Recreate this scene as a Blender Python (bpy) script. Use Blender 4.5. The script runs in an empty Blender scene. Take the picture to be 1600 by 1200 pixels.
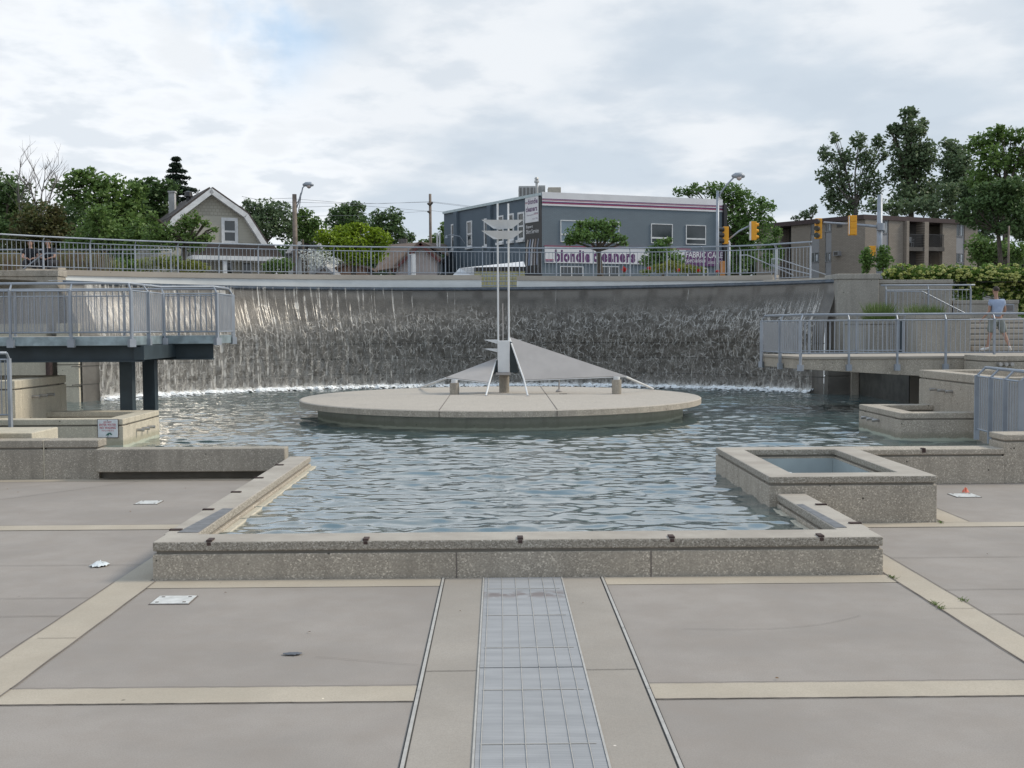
import bpy, bmesh, math, random
import numpy as np
from mathutils import Vector, Matrix
random.seed(7); np.random.seed(7)
R = math.radians
scene = bpy.context.scene
COL = scene.collection

# ------------------------------------------------------------ camera
CAM_H, FPX, PITCH, YAW, ROLL = 2.4, 1800.0, math.atan(88/1800), -0.0117, -0.0055
cam_d = bpy.data.cameras.new("camera"); cam = bpy.data.objects.new("camera", cam_d); COL.objects.link(cam)
CM = Matrix.Rotation(YAW, 3, 'Z') @ Matrix.Rotation(math.pi/2-PITCH, 3, 'X') @ Matrix.Rotation(ROLL, 3, 'Z')
cam.matrix_world = Matrix.Translation((0, 0, CAM_H)) @ CM.to_4x4()
cam_d.sensor_width = 36; cam_d.lens = FPX/1600*36; cam_d.clip_start = .1; cam_d.clip_end = 4000
scene.camera = cam

# ------------------------------------------------------------ light
SUN_DIR = Vector((0.80, 0.12, 0.68)).normalized()
SUN_EL = math.asin(SUN_DIR.z); SUN_AZ = math.atan2(SUN_DIR.x, SUN_DIR.y)
sd = bpy.data.lights.new("sun", 'SUN'); sd.energy = 2.6; sd.angle = R(14); sd.color = (1, .91, .77)
sun = bpy.data.objects.new("sun", sd); COL.objects.link(sun)
sun.rotation_euler = (-SUN_DIR).to_track_quat('-Z', 'Y').to_euler()
scene.view_settings.view_transform = 'Standard'; scene.view_settings.look = 'None'
scene.view_settings.exposure = 0.14; scene.view_settings.gamma = 1
scene.view_settings.use_curve_mapping = False
scene.render.engine = 'CYCLES'
scene.cycles.transparent_max_bounces = 16; scene.cycles.max_bounces = 6

class NT:
    """tiny node helper"""
    def __init__(s, nt): s.t = nt
    def n(s, typ, ins=None, **pr):
        nd = s.t.nodes.new(typ)
        for k, v in pr.items(): setattr(nd, k, v)
        for k, v in (ins or {}).items(): s.set(nd, k, v)
        return nd
    def set(s, nd, k, v):
        i = nd.inputs[k]
        if hasattr(v, 'is_output') or isinstance(v, bpy.types.NodeSocket): s.t.links.new(v, i)
        elif isinstance(v, (tuple, list)) and len(v) == 3 and i.type == 'RGBA': i.default_value = (*v, 1)
        else: i.default_value = v
    def m(s, op, a, b=None, c=None, clamp=False):
        nd = s.t.nodes.new('ShaderNodeMath'); nd.operation = op; nd.use_clamp = clamp
        for i, v in enumerate((a, b, c)):
            if v is not None: s.set(nd, i, v)
        return nd.outputs[0]
    def vm(s, op, a, b=None):
        nd = s.t.nodes.new('ShaderNodeVectorMath'); nd.operation = op
        s.set(nd, 0, a)
        if b is not None: s.set(nd, 1, b)
        return nd.outputs[0]
    def ss(s, v, a, b):      # smoothstep
        nd = s.t.nodes.new('ShaderNodeMapRange'); nd.interpolation_type = 'SMOOTHSTEP'
        s.set(nd, 0, v); s.set(nd, 1, a); s.set(nd, 2, b); return nd.outputs[0]
    def mix(s, f, a, b, mode='MIX'):
        nd = s.t.nodes.new('ShaderNodeMix'); nd.data_type = 'RGBA'; nd.blend_type = mode
        s.set(nd, 0, f); s.set(nd, 6, a); s.set(nd, 7, b); return nd.outputs[2]
    def noise(s, vec, scale, detail=3, rough=.55, out=0):
        nd = s.n('ShaderNodeTexNoise', {'Vector': vec, 'Scale': scale, 'Detail': detail, 'Roughness': rough}); return nd.outputs[out]
    def xyz(s, v):
        nd = s.n('ShaderNodeSeparateXYZ', {0: v}); return nd.outputs
    def comb(s, x, y, z=0.0):
        nd = s.n('ShaderNodeCombineXYZ', {0: x, 1: y, 2: z}); return nd.outputs[0]
    def ramp(s, f, stops):
        nd = s.t.nodes.new('ShaderNodeValToRGB'); s.set(nd, 0, f); e = nd.color_ramp.elements
        while len(e) < len(stops): e.new(.5)
        for i, (p, c) in enumerate(stops): e[i].position = p; e[i].color = (*c, 1) if len(c) == 3 else c
        return nd.outputs[0]

# ------------------------------------------------------------ sky: broken high cloud over a blue sky
world = bpy.data.worlds.new("World"); scene.world = world; world.use_nodes = True
wn = world.node_tree; wn.nodes.clear(); W = NT(wn)
tc = W.n('ShaderNodeTexCoord').outputs['Generated']
d = W.xyz(tc)
zz = W.m('ADD', W.m('MAXIMUM', d[2], 0.0), .16)
cu = W.comb(W.m('DIVIDE', d[0], zz), W.m('MULTIPLY', W.m('DIVIDE', d[1], zz), .9), 0.0)
n1 = W.noise(W.vm('ADD', cu, (3.1, 1.7, 0.4)), 1.8, 7, .50)
n2 = W.noise(W.vm('ADD', cu, (9.3, 4.1, 2.4)), 4.2, 6, .52)
n3 = W.noise(W.vm('ADD', cu, (1.3, 7.7, 5.4)), .5, 4, .5)
left = W.ss(W.m('ADD', d[0], W.m('MULTIPLY', W.m('SUBTRACT', n3, .5), .5)), -.06, -.2)
white = W.ss(W.m('ADD', n1, W.m('MULTIPLY', left, .25)), .40, .64)
ccol = W.mix(white, (.58, .655, .735), (.79, .825, .865))
ccol = W.mix(W.m('MULTIPLY', left, W.ss(n2, .35, .55)), ccol, (.89, .92, .955))
ccol = W.mix(W.m('MULTIPLY', W.ss(n2, .46, .64), .5), ccol, (.53, .605, .69))
bd = Vector((-370/1800, 1, 505/1800)).normalized()
dist = W.n('ShaderNodeVectorMath', {0: tc, 1: tuple(bd)}, operation='DISTANCE').outputs['Value']
spot = W.m('MULTIPLY', W.ss(dist, .10, .015), W.ss(W.noise(tc, 7., 5), .42, .60))
high = W.m('MULTIPLY', W.ss(d[2], .28, .55), W.ss(W.noise(W.vm('ADD', cu, (4., 2., 9.)), 1.1, 5), .42, .56))
hole = W.m('MAXIMUM', W.m('MULTIPLY', spot, .9), W.m('MULTIPLY', high, .8))
ccol = W.mix(W.m('MULTIPLY', hole, .72, clamp=True), ccol, (.36, .62, .93))
nish = W.n('ShaderNodeTexSky', sky_type='NISHITA', sun_disc=False, sun_elevation=SUN_EL, sun_rotation=SUN_AZ)
b1 = W.n('ShaderNodeBackground', {0: nish.outputs[0], 1: .10}); b2 = W.n('ShaderNodeBackground', {0: ccol, 1: 1.0})
mx = W.n('ShaderNodeMixShader', {0: W.m('SUBTRACT', 1.0, W.m('MULTIPLY', hole, .12)), 1: b1.outputs[0], 2: b2.outputs[0]})
W.n('ShaderNodeOutputWorld', {0: mx.outputs[0]})

# ------------------------------------------------------------ geometry helpers
def ray(px, py): return CM @ Vector((px-800, 600-py, -FPX))
def P(px, py, y):                       # the point at real distance y north of the viewpoint
    q = ray(px, py); return Vector((0, 0, CAM_H)) + q*(y/q.y)
def G(px, py, z):
    q = ray(px, py); return Vector((0, 0, CAM_H)) + q*((z-CAM_H)/q.z)

class Frame:                            # a facade: origin, right vector, outward normal
    def __init__(s, o, r):
        s.o = Vector(o); s.r = Vector(r).normalized(); s.u = Vector((0, 0, 1)); s.n = s.r.cross(s.u)
    def pt(s, u, v, d=0): return s.o + s.r*u + s.u*v + s.n*d
    def uv(s, px, py):
        q = ray(px, py); c = Vector((0, 0, CAM_H)); t = (s.o-c).dot(s.n)/q.dot(s.n); p = c+q*t-s.o
        return p.dot(s.r), p.dot(s.u)

class MB:
    def __init__(s): s.v = []; s.f = []
    def add(s, vs, fs):
        b = len(s.v); s.v += [tuple(v) for v in vs]; s.f += [tuple(i+b for i in f) for f in fs]; return s
    def box(s, x0, x1, y0, y1, z0, z1, rz=0, c=None):
        vs = [Vector((x, y, z)) for z in (z0, z1) for x, y in ((x0, y0), (x1, y0), (x1, y1), (x0, y1))]
        if rz:
            c = Vector(c) if c is not None else Vector(((x0+x1)/2, (y0+y1)/2, 0)); m = Matrix.Rotation(rz, 3, 'Z')
            vs = [m @ (v-c) + c for v in vs]
        return s.add(vs, [(3, 2, 1, 0), (4, 5, 6, 7), (0, 1, 5, 4), (1, 2, 6, 5), (2, 3, 7, 6), (3, 0, 4, 7)])
    def fbox(s, F, u0, u1, v0, v1, d0, d1):
        if u0 > u1: u0, u1 = u1, u0
        if v0 > v1: v0, v1 = v1, v0
        vs = [F.pt(u, v, d) for v in (v0, v1) for u, d in ((u0, d1), (u1, d1), (u1, d0), (u0, d0))]
        return s.add(vs, [(3, 2, 1, 0), (4, 5, 6, 7), (0, 1, 5, 4), (1, 2, 6, 5), (2, 3, 7, 6), (3, 0, 4, 7)])
    def prism(s, poly, z0, z1):
        n = len(poly)
        vs = [(x, y, z0) for x, y in poly] + [(x, y, z1) for x, y in poly]
        return s.add(vs, [tuple(reversed(range(n))), tuple(range(n, 2*n))] + [(i, (i+1) % n, n+(i+1) % n, n+i) for i in range(n)])
    def fprism(s, F, poly, d0, d1):
        n = len(poly)
        vs = [F.pt(u, v, d0) for u, v in poly] + [F.pt(u, v, d1) for u, v in poly]
        return s.add(vs, [tuple(reversed(range(n))), tuple(range(n, 2*n))] + [(i, (i+1) % n, n+(i+1) % n, n+i) for i in range(n)])
    def slab(s, pts, th):               # a 3D polygon given thickness along its own normal
        p = [Vector(q) for q in pts]; nn = (p[1]-p[0]).cross(p[2]-p[0]).normalized()*th; n = len(p)
        return s.add(p+[q+nn for q in p], [tuple(reversed(range(n))), tuple(range(n, 2*n))] + [(i, (i+1) % n, n+(i+1) % n, n+i) for i in range(n)])
    def tube(s, pts, r, n=8, r2=None, cap=True):
        pts = [Vector(p) for p in pts]; m = len(pts); b = []
        ref = None
        for i, p in enumerate(pts):
            t = (pts[min(i+1, m-1)]-pts[max(i-1, 0)]).normalized()
            if ref is None: ref = t.orthogonal().normalized()
            ref = (ref - t*ref.dot(t)).normalized(); bt = t.cross(ref)
            rr = r if r2 is None else r+(r2-r)*i/max(1, m-1)
            if isinstance(r, (list, tuple)): rr = r[i]
            b += [p+(ref*math.cos(2*math.pi*(k+.5)/n)+bt*math.sin(2*math.pi*(k+.5)/n))*rr for k in range(n)]
        fs = [(i*n+k, i*n+(k+1) % n, (i+1)*n+(k+1) % n, (i+1)*n+k) for i in range(m-1) for k in range(n)]
        if cap: fs += [tuple(reversed(range(n))), tuple(range((m-1)*n, m*n))]
        return s.add(b, fs)
    def cyl(s, x, y, z0, z1, r, n=24, r2=None): return s.tube([(x, y, z0), (x, y, z1)], r, n, r2)
    def lathe(s, x, y, prof, n=24):
        vs = []; 
        for r, z in prof: vs += [(x+r*math.cos(2*math.pi*k/n), y+r*math.sin(2*math.pi*k/n), z) for k in range(n)]
        fs = [(i*n+k, i*n+(k+1) % n, (i+1)*n+(k+1) % n, (i+1)*n+k) for i in range(len(prof)-1) for k in range(n)]
        fs += [tuple(reversed(range(n))), tuple(range((len(prof)-1)*n, len(prof)*n))]
        return s.add(vs, fs)
    def quad(s, a, b, c, d): return s.add([a, b, c, d], [(0, 1, 2, 3)])
    def build(s, name, mat, parent=None, bevel=0, smooth=False, uvs=None):
        off = Vector((0, 0, 0)) if parent is None else root_loc(parent)
        me = bpy.data.meshes.new(name)
        me.from_pydata([(v[0]-off[0], v[1]-off[1], v[2]-off[2]) for v in s.v], [], s.f)
        me.materials.append(mat)
        if smooth: me.polygons.foreach_set('use_smooth', [True]*len(me.polygons))
        me.update()
        o = bpy.data.objects.new(name, me); COL.objects.link(o)
        if parent is not None: o.parent = parent
        if bevel:
            b = o.modifiers.new('bevel', 'BEVEL'); b.width = bevel; b.segments = 2; b.limit_method = 'ANGLE'; b.angle_limit = R(35)
        return o
def root_loc(o):
    v = Vector((0, 0, 0))
    while o is not None: v += o.location; o = o.parent
    return v
def tag(o, label=None, cat=None, group=None, kind=None):
    if label: o['label'] = label
    if cat: o['category'] = cat
    if group: o['group'] = group
    if kind: o['kind'] = kind
    return o
def thing(name, label, cat, loc=(0, 0, 0), group=None):
    o = bpy.data.objects.new(name, None); COL.objects.link(o); o.location = loc; o.empty_display_size = .3
    return tag(o, label, cat, group)
def raw_mesh(name, verts, faces, mat, parent=None, uv=None, smooth=False):
    """numpy verts (n,3), faces (m,k) of one size"""
    off = np.array((0, 0, 0) if parent is None else root_loc(parent), dtype=np.float32)
    verts = np.asarray(verts, dtype=np.float32)-off; faces = np.asarray(faces, dtype=np.int32)
    me = bpy.data.meshes.new(name); me.vertices.add(len(verts)); me.vertices.foreach_set('co', verts.ravel())
    m, k = faces.shape; me.loops.add(m*k); me.loops.foreach_set('vertex_index', faces.ravel())
    me.polygons.add(m); me.polygons.foreach_set('loop_start', np.arange(0, m*k, k, dtype=np.int32))
    me.polygons.foreach_set('loop_total', np.full(m, k, dtype=np.int32))
    if smooth: me.polygons.foreach_set('use_smooth', np.ones(m, dtype=bool))
    me.materials.append(mat); me.update(calc_edges=True)
    if uv is not None:
        l = me.uv_layers.new(name='UVMap'); l.data.foreach_set('uv', np.asarray(uv, dtype=np.float32)[faces.ravel()].ravel())
    o = bpy.data.objects.new(name, me); COL.objects.link(o)
    if parent is not None: o.parent = parent
    return o
def text(body, F, u0, u1, v0, v1, dd, mat, parent, name='lettering', bold=0.0, shear=0.0):
    """real lettering fitted to a rectangle of a facade"""
    cu = bpy.data.curves.new('t', 'FONT'); cu.body = body; cu.size = 1; cu.offset = bold; cu.shear = shear; cu.space_character = 1.0+bold*3; cu.resolution_u = 3
    cu.extrude = 0.0
    o = bpy.data.objects.new('t', cu); COL.objects.link(o)
    bpy.context.view_layer.update()
    dg = bpy.context.evaluated_depsgraph_get(); me = bpy.data.meshes.new_from_object(o.evaluated_get(dg))
    bpy.data.objects.remove(o)
    co = np.empty(len(me.vertices)*3, dtype=np.float32); me.vertices.foreach_get('co', co); co = co.reshape(-1, 3)
    x0, x1, y0, y1 = co[:, 0].min(), co[:, 0].max(), co[:, 1].min(), co[:, 1].max()
    off = root_loc(parent)
    for v, c in zip(me.vertices, co):
        v.co = F.pt(u0+(c[0]-x0)/(x1-x0)*(u1-u0), v0+(c[1]-y0)/(y1-y0)*(v1-v0), dd) - off
    me.materials.clear(); me.materials.append(mat)
    t = bpy.data.objects.new(name, me); COL.objects.link(t); t.parent = parent
    return t

# ------------------------------------------------------------ materials
MATS = {}
def newmat(name):
    m = bpy.data.materials.new(name); m.use_nodes = True; m.node_tree.nodes.clear(); MATS[name] = m
    return m, NT(m.node_tree)
def finish(N, col, rough=.8, metal=0., bump=None, bstr=.3, bdist=.01, spec=.5, extra=None):
    p = N.n('ShaderNodeBsdfPrincipled', {'Base Color': col, 'Roughness': rough, 'Metallic': metal, 'Specular IOR Level': spec})
    if bump is not None:
        b = N.n('ShaderNodeBump', {'Height': bump, 'Strength': bstr, 'Distance': bdist}); N.set(p, 'Normal', b.outputs[0])
    N.n('ShaderNodeOutputMaterial', {0: p.outputs[0]}); return p
def sc(c, k): return tuple(min(1, x*k) for x in c)
def plain(name, c, rough=.7, metal=0., var=.12, scale=3., fine=60., bstr=.15, spec=.5):
    m, N = newmat(name); pos = N.n('ShaderNodeNewGeometry').outputs['Position']
    a = N.noise(pos, scale, 4); b = N.noise(pos, fine, 2)
    col = N.mix(N.ss(a, .3, .7), sc(c, 1-var), sc(c, 1+var)); col = N.mix(N.m('MULTIPLY', b, var*1.2), col, sc(c, .6))
    finish(N, col, rough, metal, b, bstr, .004, spec); return m
def concrete(name, c, agg=0.5, scale=78., dark=.6, stain=.35, bs=.4, tide=False):
    """exposed aggregate concrete: pebbles, pores, weather streaks"""
    m, N = newmat(name); pos = N.n('ShaderNodeNewGeometry').outputs['Position']; x = N.xyz(pos)
    v = N.n('ShaderNodeTexVoronoi', {'Vector': pos, 'Scale': scale}, feature='F1')
    cs = N.n('ShaderNodeSeparateColor', {0: v.outputs['Color']})
    peb = N.ramp(cs.outputs[0], [(0., sc(c, dark)), (.35, sc(c, .85)), (.62, c), (.86, sc(c, 1.25)), (1., sc(c, 2.1))])
    base = N.mix(N.noise(pos, 140, 2), sc(c, .8), sc(c, 1.15))
    patch = N.ss(N.noise(pos, 2.3, 4), .3, .62)
    col = N.mix(N.m('MULTIPLY', N.m('ADD', N.m('MULTIPLY', patch, .5), .5), agg), base, peb)
    st = N.comb(N.m('MULTIPLY', x[0], 5.), N.m('MULTIPLY', x[1], 5.), N.m('MULTIPLY', x[2], .7))
    s1 = N.ss(N.noise(st, 1.0, 5, .6), .42, .72); s2 = N.ss(N.noise(pos, .8, 5, .6), .4, .7)
    col = N.mix(N.m('MULTIPLY', s1, stain), col, sc(c, .5)); col = N.mix(N.m('MULTIPLY', s2, stain*.7), col, sc(c, 1.25))
    pore = N.n('ShaderNodeTexVoronoi', {'Vector': pos, 'Scale': 4.5}, feature='F1').outputs['Distance']
    col = N.mix(N.ss(pore, .075, .05), col, sc(c, .22))
    if tide:      # lime and algae left by the pool at its waterline
        ed_ = N.m('ADD', x[2], N.m('MULTIPLY', N.m('SUBTRACT', N.noise(pos, 6., 4), .5), .08))
        col = N.mix(N.m('MULTIPLY', N.ss(ed_, .40, .30), .55), col, sc((c[0]*.9, c[1]*.98, c[2]*.85), .55)); col = N.mix(N.m('MULTIPLY', N.ss(ed_, .262, .235), .85), col, (.42, .45, .37))
    finish(N, col, .88, 0, N.m('SUBTRACT', 1.0, v.outputs['Distance']), bs, .006, .3); return m
def slabmat(name, c, stain=.25, broom=True):
    m, N = newmat(name); pos = N.n('ShaderNodeNewGeometry').outputs['Position']; x = N.xyz(pos)
    a = N.ss(N.noise(pos, .55, 6, .62), .34, .68); b = N.ss(N.noise(N.vm('ADD', pos, (5, 9, 1)), 3.2, 5, .6), .35, .7); g = N.noise(pos, 95, 3, .75)
    col = N.mix(a, sc(c, .87), sc(c, 1.08)); col = N.mix(N.m('MULTIPLY', b, stain*.5), col, sc((c[0]*1.0, c[1]*.95, c[2]*.9), .86))
    col = N.mix(N.m('MULTIPLY', N.ss(g, .35, .7), .5), col, sc(c, .70))
    sp = N.n('ShaderNodeTexVoronoi', {'Vector': pos, 'Scale': 1.7}, feature='F1').outputs['Distance']
    col = N.mix(N.ss(sp, .021, .012), col, sc(c, 1.9))
    sp2 = N.n('ShaderNodeTexVoronoi', {'Vector': N.vm('ADD', pos, (3.3, 1.1, 0)), 'Scale': 1.3}, feature='F1').outputs['Distance']
    col = N.mix(N.ss(sp2, .026, .012), col, sc(c, .4))
    br = N.noise(N.comb(N.m('MULTIPLY', x[0], 160.), N.m('MULTIPLY', x[1], 3.), 0.), 1., 2) if broom else g
    finish(N, col, .85, 0, br, .25, .003, .12); return m

M_AGG = concrete('aggregate_concrete', (.375, .335, .28), .8)
M_AGGD = concrete('aggregate_concrete_weathered', (.325, .295, .25), .7, stain=.5)
M_CAP = slabmat('coping_concrete', (.40, .365, .32), .5, False)
M_TAN = concrete('pale_concrete', (.50, .455, .365), .35, stain=.3)
M_TANP = concrete('pale_concrete_tide', (.50, .455, .365), .35, stain=.3, tide=True)
M_AGGP = concrete('aggregate_concrete_tide', (.375, .335, .28), .75, tide=True)
M_PLAZA = slabmat('plaza_concrete', (.318, .289, .264), .7)
M_STRIPE = slabmat('stripe_concrete', (.44, .39, .32), .4)
M_BAND = slabmat('channel_concrete', (.345, .315, .28), .4)
M_JOINT = plain('joint_filler', (.15, .13, .115), .9)
M_ROD = plain('bright_strip', (.40, .385, .36), .6, 0, .1, 12)
M_STEEL = plain('galvanised_steel', (.30, .33, .375), .5, .3, .12, 2.)
M_STEELD = plain('dark_blue_steel', (.038, .056, .068), .55, .1, .25, 1.5)
M_GALV = plain('galvanised_channel', (.30, .37, .40), .45, .4, .25, 5.)
M_WHITE = plain('white_paint', (.64, .65, .66), .45, 0, .05)
M_FASCIA = plain('white_fascia', (.66, .68, .68), .6, 0, .06, 1.5)
M_RUST = plain('rusty_steel', (.075, .05, .045), .8, .3, .3, 20)
M_SPOUT = plain('spout_steel', (.48, .47, .46), .35, .8, .2, 9)
M_BLACK = plain('black_paint', (.02, .02, .022), .4)
M_SAIL = plain('perforated_metal', (.36, .34, .33), .6, 0, .05)
M_ISL = concrete('island_concrete', (.41, .372, .325), .45, 70., .7, .16, .3)

# ============================================================ SETTING: plaza, pool
WZ = 0.20
def structure(o): return tag(o, kind='structure')
m = MB()
for x0, x1, y0, y1 in ((-60, -3.2, -25, 18.66), (-3.2, 3.6, -25, 11.2), (3.6, 60, -25, 17.3)):
    m.quad((x0, y0, 0), (x1, y0, 0), (x1, y1, 0), (x0, y1, 0))
structure(m.build('plaza', M_PLAZA))
m = MB(); m.quad((-24, 11.0, -.32), (16, 11.0, -.32), (16, 46, -.32), (-24, 46, -.32))
mp, N = newmat('pool_floor_paint'); pos = N.n('ShaderNodeNewGeometry').outputs['Position']
finish(N, N.mix(N.ss(N.noise(pos, .6, 5), .3, .7), (.085, .115, .105), (.16, .185, .165)), .7)
structure(m.build('pool_floor', mp))
m = MB()
sheets = [(-3.66, -3.28, -9, 10.93), (-3.66, -3.34, 10.93, 12.2), (3.73, 4.03, -9, 17.2),
          (-30, -3.66, 13.78, 14.12), (4.03, 5.9, 13.55, 13.86), (5.9, 30, 13.55, 13.86), (5.42, 5.74, 13.87, 17.2),
          (-30, -3.42, 18.25, 18.62)]
for yy in (7.31, ): sheets += [(-3.28, -.56, yy, yy+.32), (1.0, 3.73, yy, yy+.32)]
sheets += [(-3.28, -.56, 10.62, 10.94), (1.0, 3.73, 10.62, 10.94), (-30, -3.66, 3.7, 4.0), (4.03, 30, 3.7, 4.0)]
for x0, x1, y0, y1 in sheets: m.quad((x0, y0, .004), (x1, y0, .004), (x1, y1, .004), (x0, y1, .004))
structure(m.build('paving_stripes', M_STRIPE))
m = MB()
for x0, x1 in ((-.52, -.16), (.60, .96)): m.quad((x0, -9, .004), (x1, -9, .004), (x1, 10.94, .004), (x0, 10.94, .004))
structure(m.build('channel_paving', M_BAND))
# dark open joints and hair cracks
m = MB()
def strip(pts, w, z=.009):
    for (ax, ay), (bx, by) in zip(pts, pts[1:]):
        dx, dy = bx-ax, by-ay; l = math.hypot(dx, dy); nx, ny = -dy/l*w/2, dx/l*w/2
        m.quad((ax+nx, ay+ny, z), (ax-nx, ay-ny, z), (bx-nx, by-ny, z), (bx+nx, by+ny, z))
def wob(x0, y0, x1, y1, w, n=30, a=.004):
    pts = [(x0+(x1-x0)*i/n+random.uniform(-a, a), y0+(y1-y0)*i/n+random.uniform(-a, a)) for i in range(n+1)]
    strip(pts, w)
for x in (-3.665, -3.275, 3.725, 4.035): wob(x, -8, x, 10.9 if abs(x) < 3.7 else 12.5, .012, 60)
wob(4.035, 12.5, 4.035, 13.5, .012)
for x0, x1, yy in ((-3.28, -.56, 7.30), (-3.28, -.56, 7.635), (1.0, 3.73, 7.30), (1.0, 3.73, 7.635), (-20, -3.67, 13.775), (-20, -3.67, 14.125), (4.04, 20, 13.545)):
    wob(x0, yy, x1, yy, .010, 40)
for y in (9.6, 10.25, 11.7): wob(-20, y, -3.67, y, .008, 60)
for y in (9.4, 10.3, 11.75): wob(4.04, y, 20, y, .008, 60)
wob(-.52, 7.95, -.16, 7.95, .008); wob(.6, 7.95, .96, 7.95, .008); wob(-5.7, 18.2, -9.6, 12.8, .010, 40)
wob(-3.6, 8.9, -3.3, 8.9, .006, 6); wob(3.75, 9.6, 4.02, 9.6, .006, 6); wob(5.74, 13.9, 5.74, 17.2, .01)
random.seed(3)
q = [(1.45, 9.02)]
for i in range(34): q.append((q[-1][0]+.045, 9.02+(i/34)**3*.42-.05*math.sin(i/34*3)+random.uniform(-.005, .005)))
strip(q, .0035)
q = [(-1.35, 8.33)]
for i in range(18): q.append((q[-1][0]+.043, q[-1][1]-.013+random.uniform(-.004, .004)))
strip(q, .003)
structure(m.build('paving_joints', M_JOINT))

# trench grate between its concrete bands
gr = thing('trench_grate', 'long grey metal trench grating running down the middle of the plaza', 'grate', (.22, 8, 0))
mg, N = newmat('grating'); pos = N.n('ShaderNodeNewGeometry').outputs['Position']; x = N.xyz(pos)
bars = N.m('MODULO', N.m('MULTIPLY', N.m('ADD', x[1], 50.), 38.), 1.)
c = N.mix(N.ss(N.noise(N.comb(N.m('MULTIPLY', x[0], .8), N.m('MULTIPLY', x[1], 5.), 0.), 2., 4), .3, .7), (.285, .29, .30), (.345, .35, .36))
c = N.mix(N.m('MULTIPLY', N.ss(bars, .62, .75), .16), c, (.09, .10, .11))
rs = N.m('MULTIPLY', N.ss(N.noise(pos, 7., 4), .38, .6), N.m('MULTIPLY', N.ss(x[1], 10.05, 10.2), N.ss(x[1], 10.45, 10.25)))
c = N.mix(N.m('MULTIPLY', rs, .6), c, (.14, .10, .09))
finish(N, c, .7, 0, bars, .4, .004, .15)
for i, (y0, y1) in enumerate(((8.02, 10.94), (5.02, 8.0), (2.0, 5.0), (-1., 1.98))):
    pnl = MB().box(-.145, .585, y0, y1, -.01, .008).build('grate_panel', mg, gr)
    s = MB()
    for k in range(6):
        xx = -.11+k*.128 + (.0 if k < 5 else -.02); s.tube([(xx, y0, .010), (xx+.004*math.sin(y0), (y0+y1)/2, .011), (xx, y1, .010)], .003, 4)
    for k in range(3):
        yy = y0+(y1-y0)*(k+.5)/3; s.tube([(-.12, yy, .011), (.55, yy, .011)], .0032, 4)
    s.build('tie_rod', M_ROD, pnl)
s = MB(); s.box(-.16, -.147, -1, 10.95, 0, .013); s.box(.587, .60, -1, 10.95, 0, .013); s.build('edge_angle', M_ROD, gr)
M_GAP = plain('dark_gap', (.05, .047, .043), .9)
# slot channels either side
for xc, lab in ((-.54, 'thin metal slot channel left of the trench grating'), (.98, 'thin metal slot channel right of the trench grating')):
    t = thing('slot_drain', lab, 'drain', (xc, 8, 0), group='slot channels beside the grating')
    MB().box(xc-.019, xc+.019, -9, 10.95, 0, .006).build('gap', M_GAP, t)
    s = MB()
    for y in np.arange(-8, 10.9, 1.55): s.box(xc-.010, xc+.011, y, min(y+1.545, 10.94), .0, .012)
    s.build('metal_strip', M_ROD, t)
# cover plates
mpl = plain('plate_white', (.60, .60, .58), .5, .1, .15, 12)
for cx, cy, w, h, lab in ((-2.89, 10.14, .33, .29, 'white square cover plate in the paving in front of the pool curb'),
                          (-4.86, 15.94, .30, .30, 'white square cover plate in the paving left of the pool arm'),
                          (6.55, 16.05, .33, .33, 'white square cover plate with a red scrap beside it, at the right')):
    t = thing('cover_plate', lab, 'cover plate', (cx, cy, 0), group='cover plates in the paving')
    MB().box(cx-w/2-.012, cx+w/2+.012, cy-h/2-.012, cy+h/2+.012, 0, .006).build('frame', M_JOINT, t)
    MB().box(cx-w/2, cx+w/2, cy-h/2, cy+h/2, 0, .011).build('plate', mpl, t)
    for a in (-1, 1):
        for b in (-1, 1): MB().box(cx+a*w*.36-.014, cx+a*w*.36+.014, cy+b*h*.34-.012, cy+b*h*.34+.012, .0, .014).build('bolt', M_JOINT, t)
# litter
def crumple(name, x, y, w, d_, h, mat, lab, cat, seed):
    rnd = np.random.RandomState(seed); n = 9; g = []
    for j in range(n):
        for i in range(n):
            u, v = i/(n-1)-.5, j/(n-1)-.5; e = max(0, 1-(u*u+v*v)*3.4)
            g.append((x+u*w+rnd.uniform(-1, 1)*w*.06, y+v*d_+rnd.uniform(-1, 1)*d_*.08, .012+h*e*rnd.uniform(.25, 1)))
    fs = [(j*n+i, j*n+i+1, (j+1)*n+i+1, (j+1)*n+i) for j in range(n-1) for i in range(n-1) if (abs(i-3.5)+abs(j-3.5)) < 6]
    o = raw_mesh(name, g, fs, mat); tag(o, lab, cat); return o
crumple('plastic_scrap', -4.07, 11.67, .17, .20, .05, plain('thin_plastic', (.68, .72, .74), .3), 'crumpled scrap of clear white plastic on the left paving', 'litter', 4)
crumple('paper_scrap', 6.66, 16.28, .10, .10, .09, plain('orange_paper', (.62, .16, .10), .6), 'small crumpled red and orange wrapper by the far right cover plate', 'litter', 9)
crumple('flattened_wrapper', -1.53, 8.40, .14, .07, .006, plain('grey_blot', (.10, .11, .13), .9), 'small flat dark blue grey scrap stuck to the paving left of the grating', 'litter', 11)
rl = random.Random(5); mleaf = plain('dead_leaf', (.20, .12, .06), .8); s = MB()
for k in range(46):
    x, y = rl.uniform(-8, 8), rl.uniform(6.2, 18)
    if -3.5 < x < 3.9 and y > 10.9 or (3.1 < x < 5.6 and y > 13.6): continue
    a = rl.uniform(0, 6.3); w = rl.uniform(.008, .018)
    s.quad((x+w*math.cos(a), y+w*math.sin(a), .013), (x-w*.5*math.sin(a), y+w*.5*math.cos(a), .02), (x-w*math.cos(a), y-w*math.sin(a), .013), (x+w*.5*math.sin(a), y-w*.5*math.cos(a), .014))
tag(s.build('leaf_litter', mleaf), kind='stuff')
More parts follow.
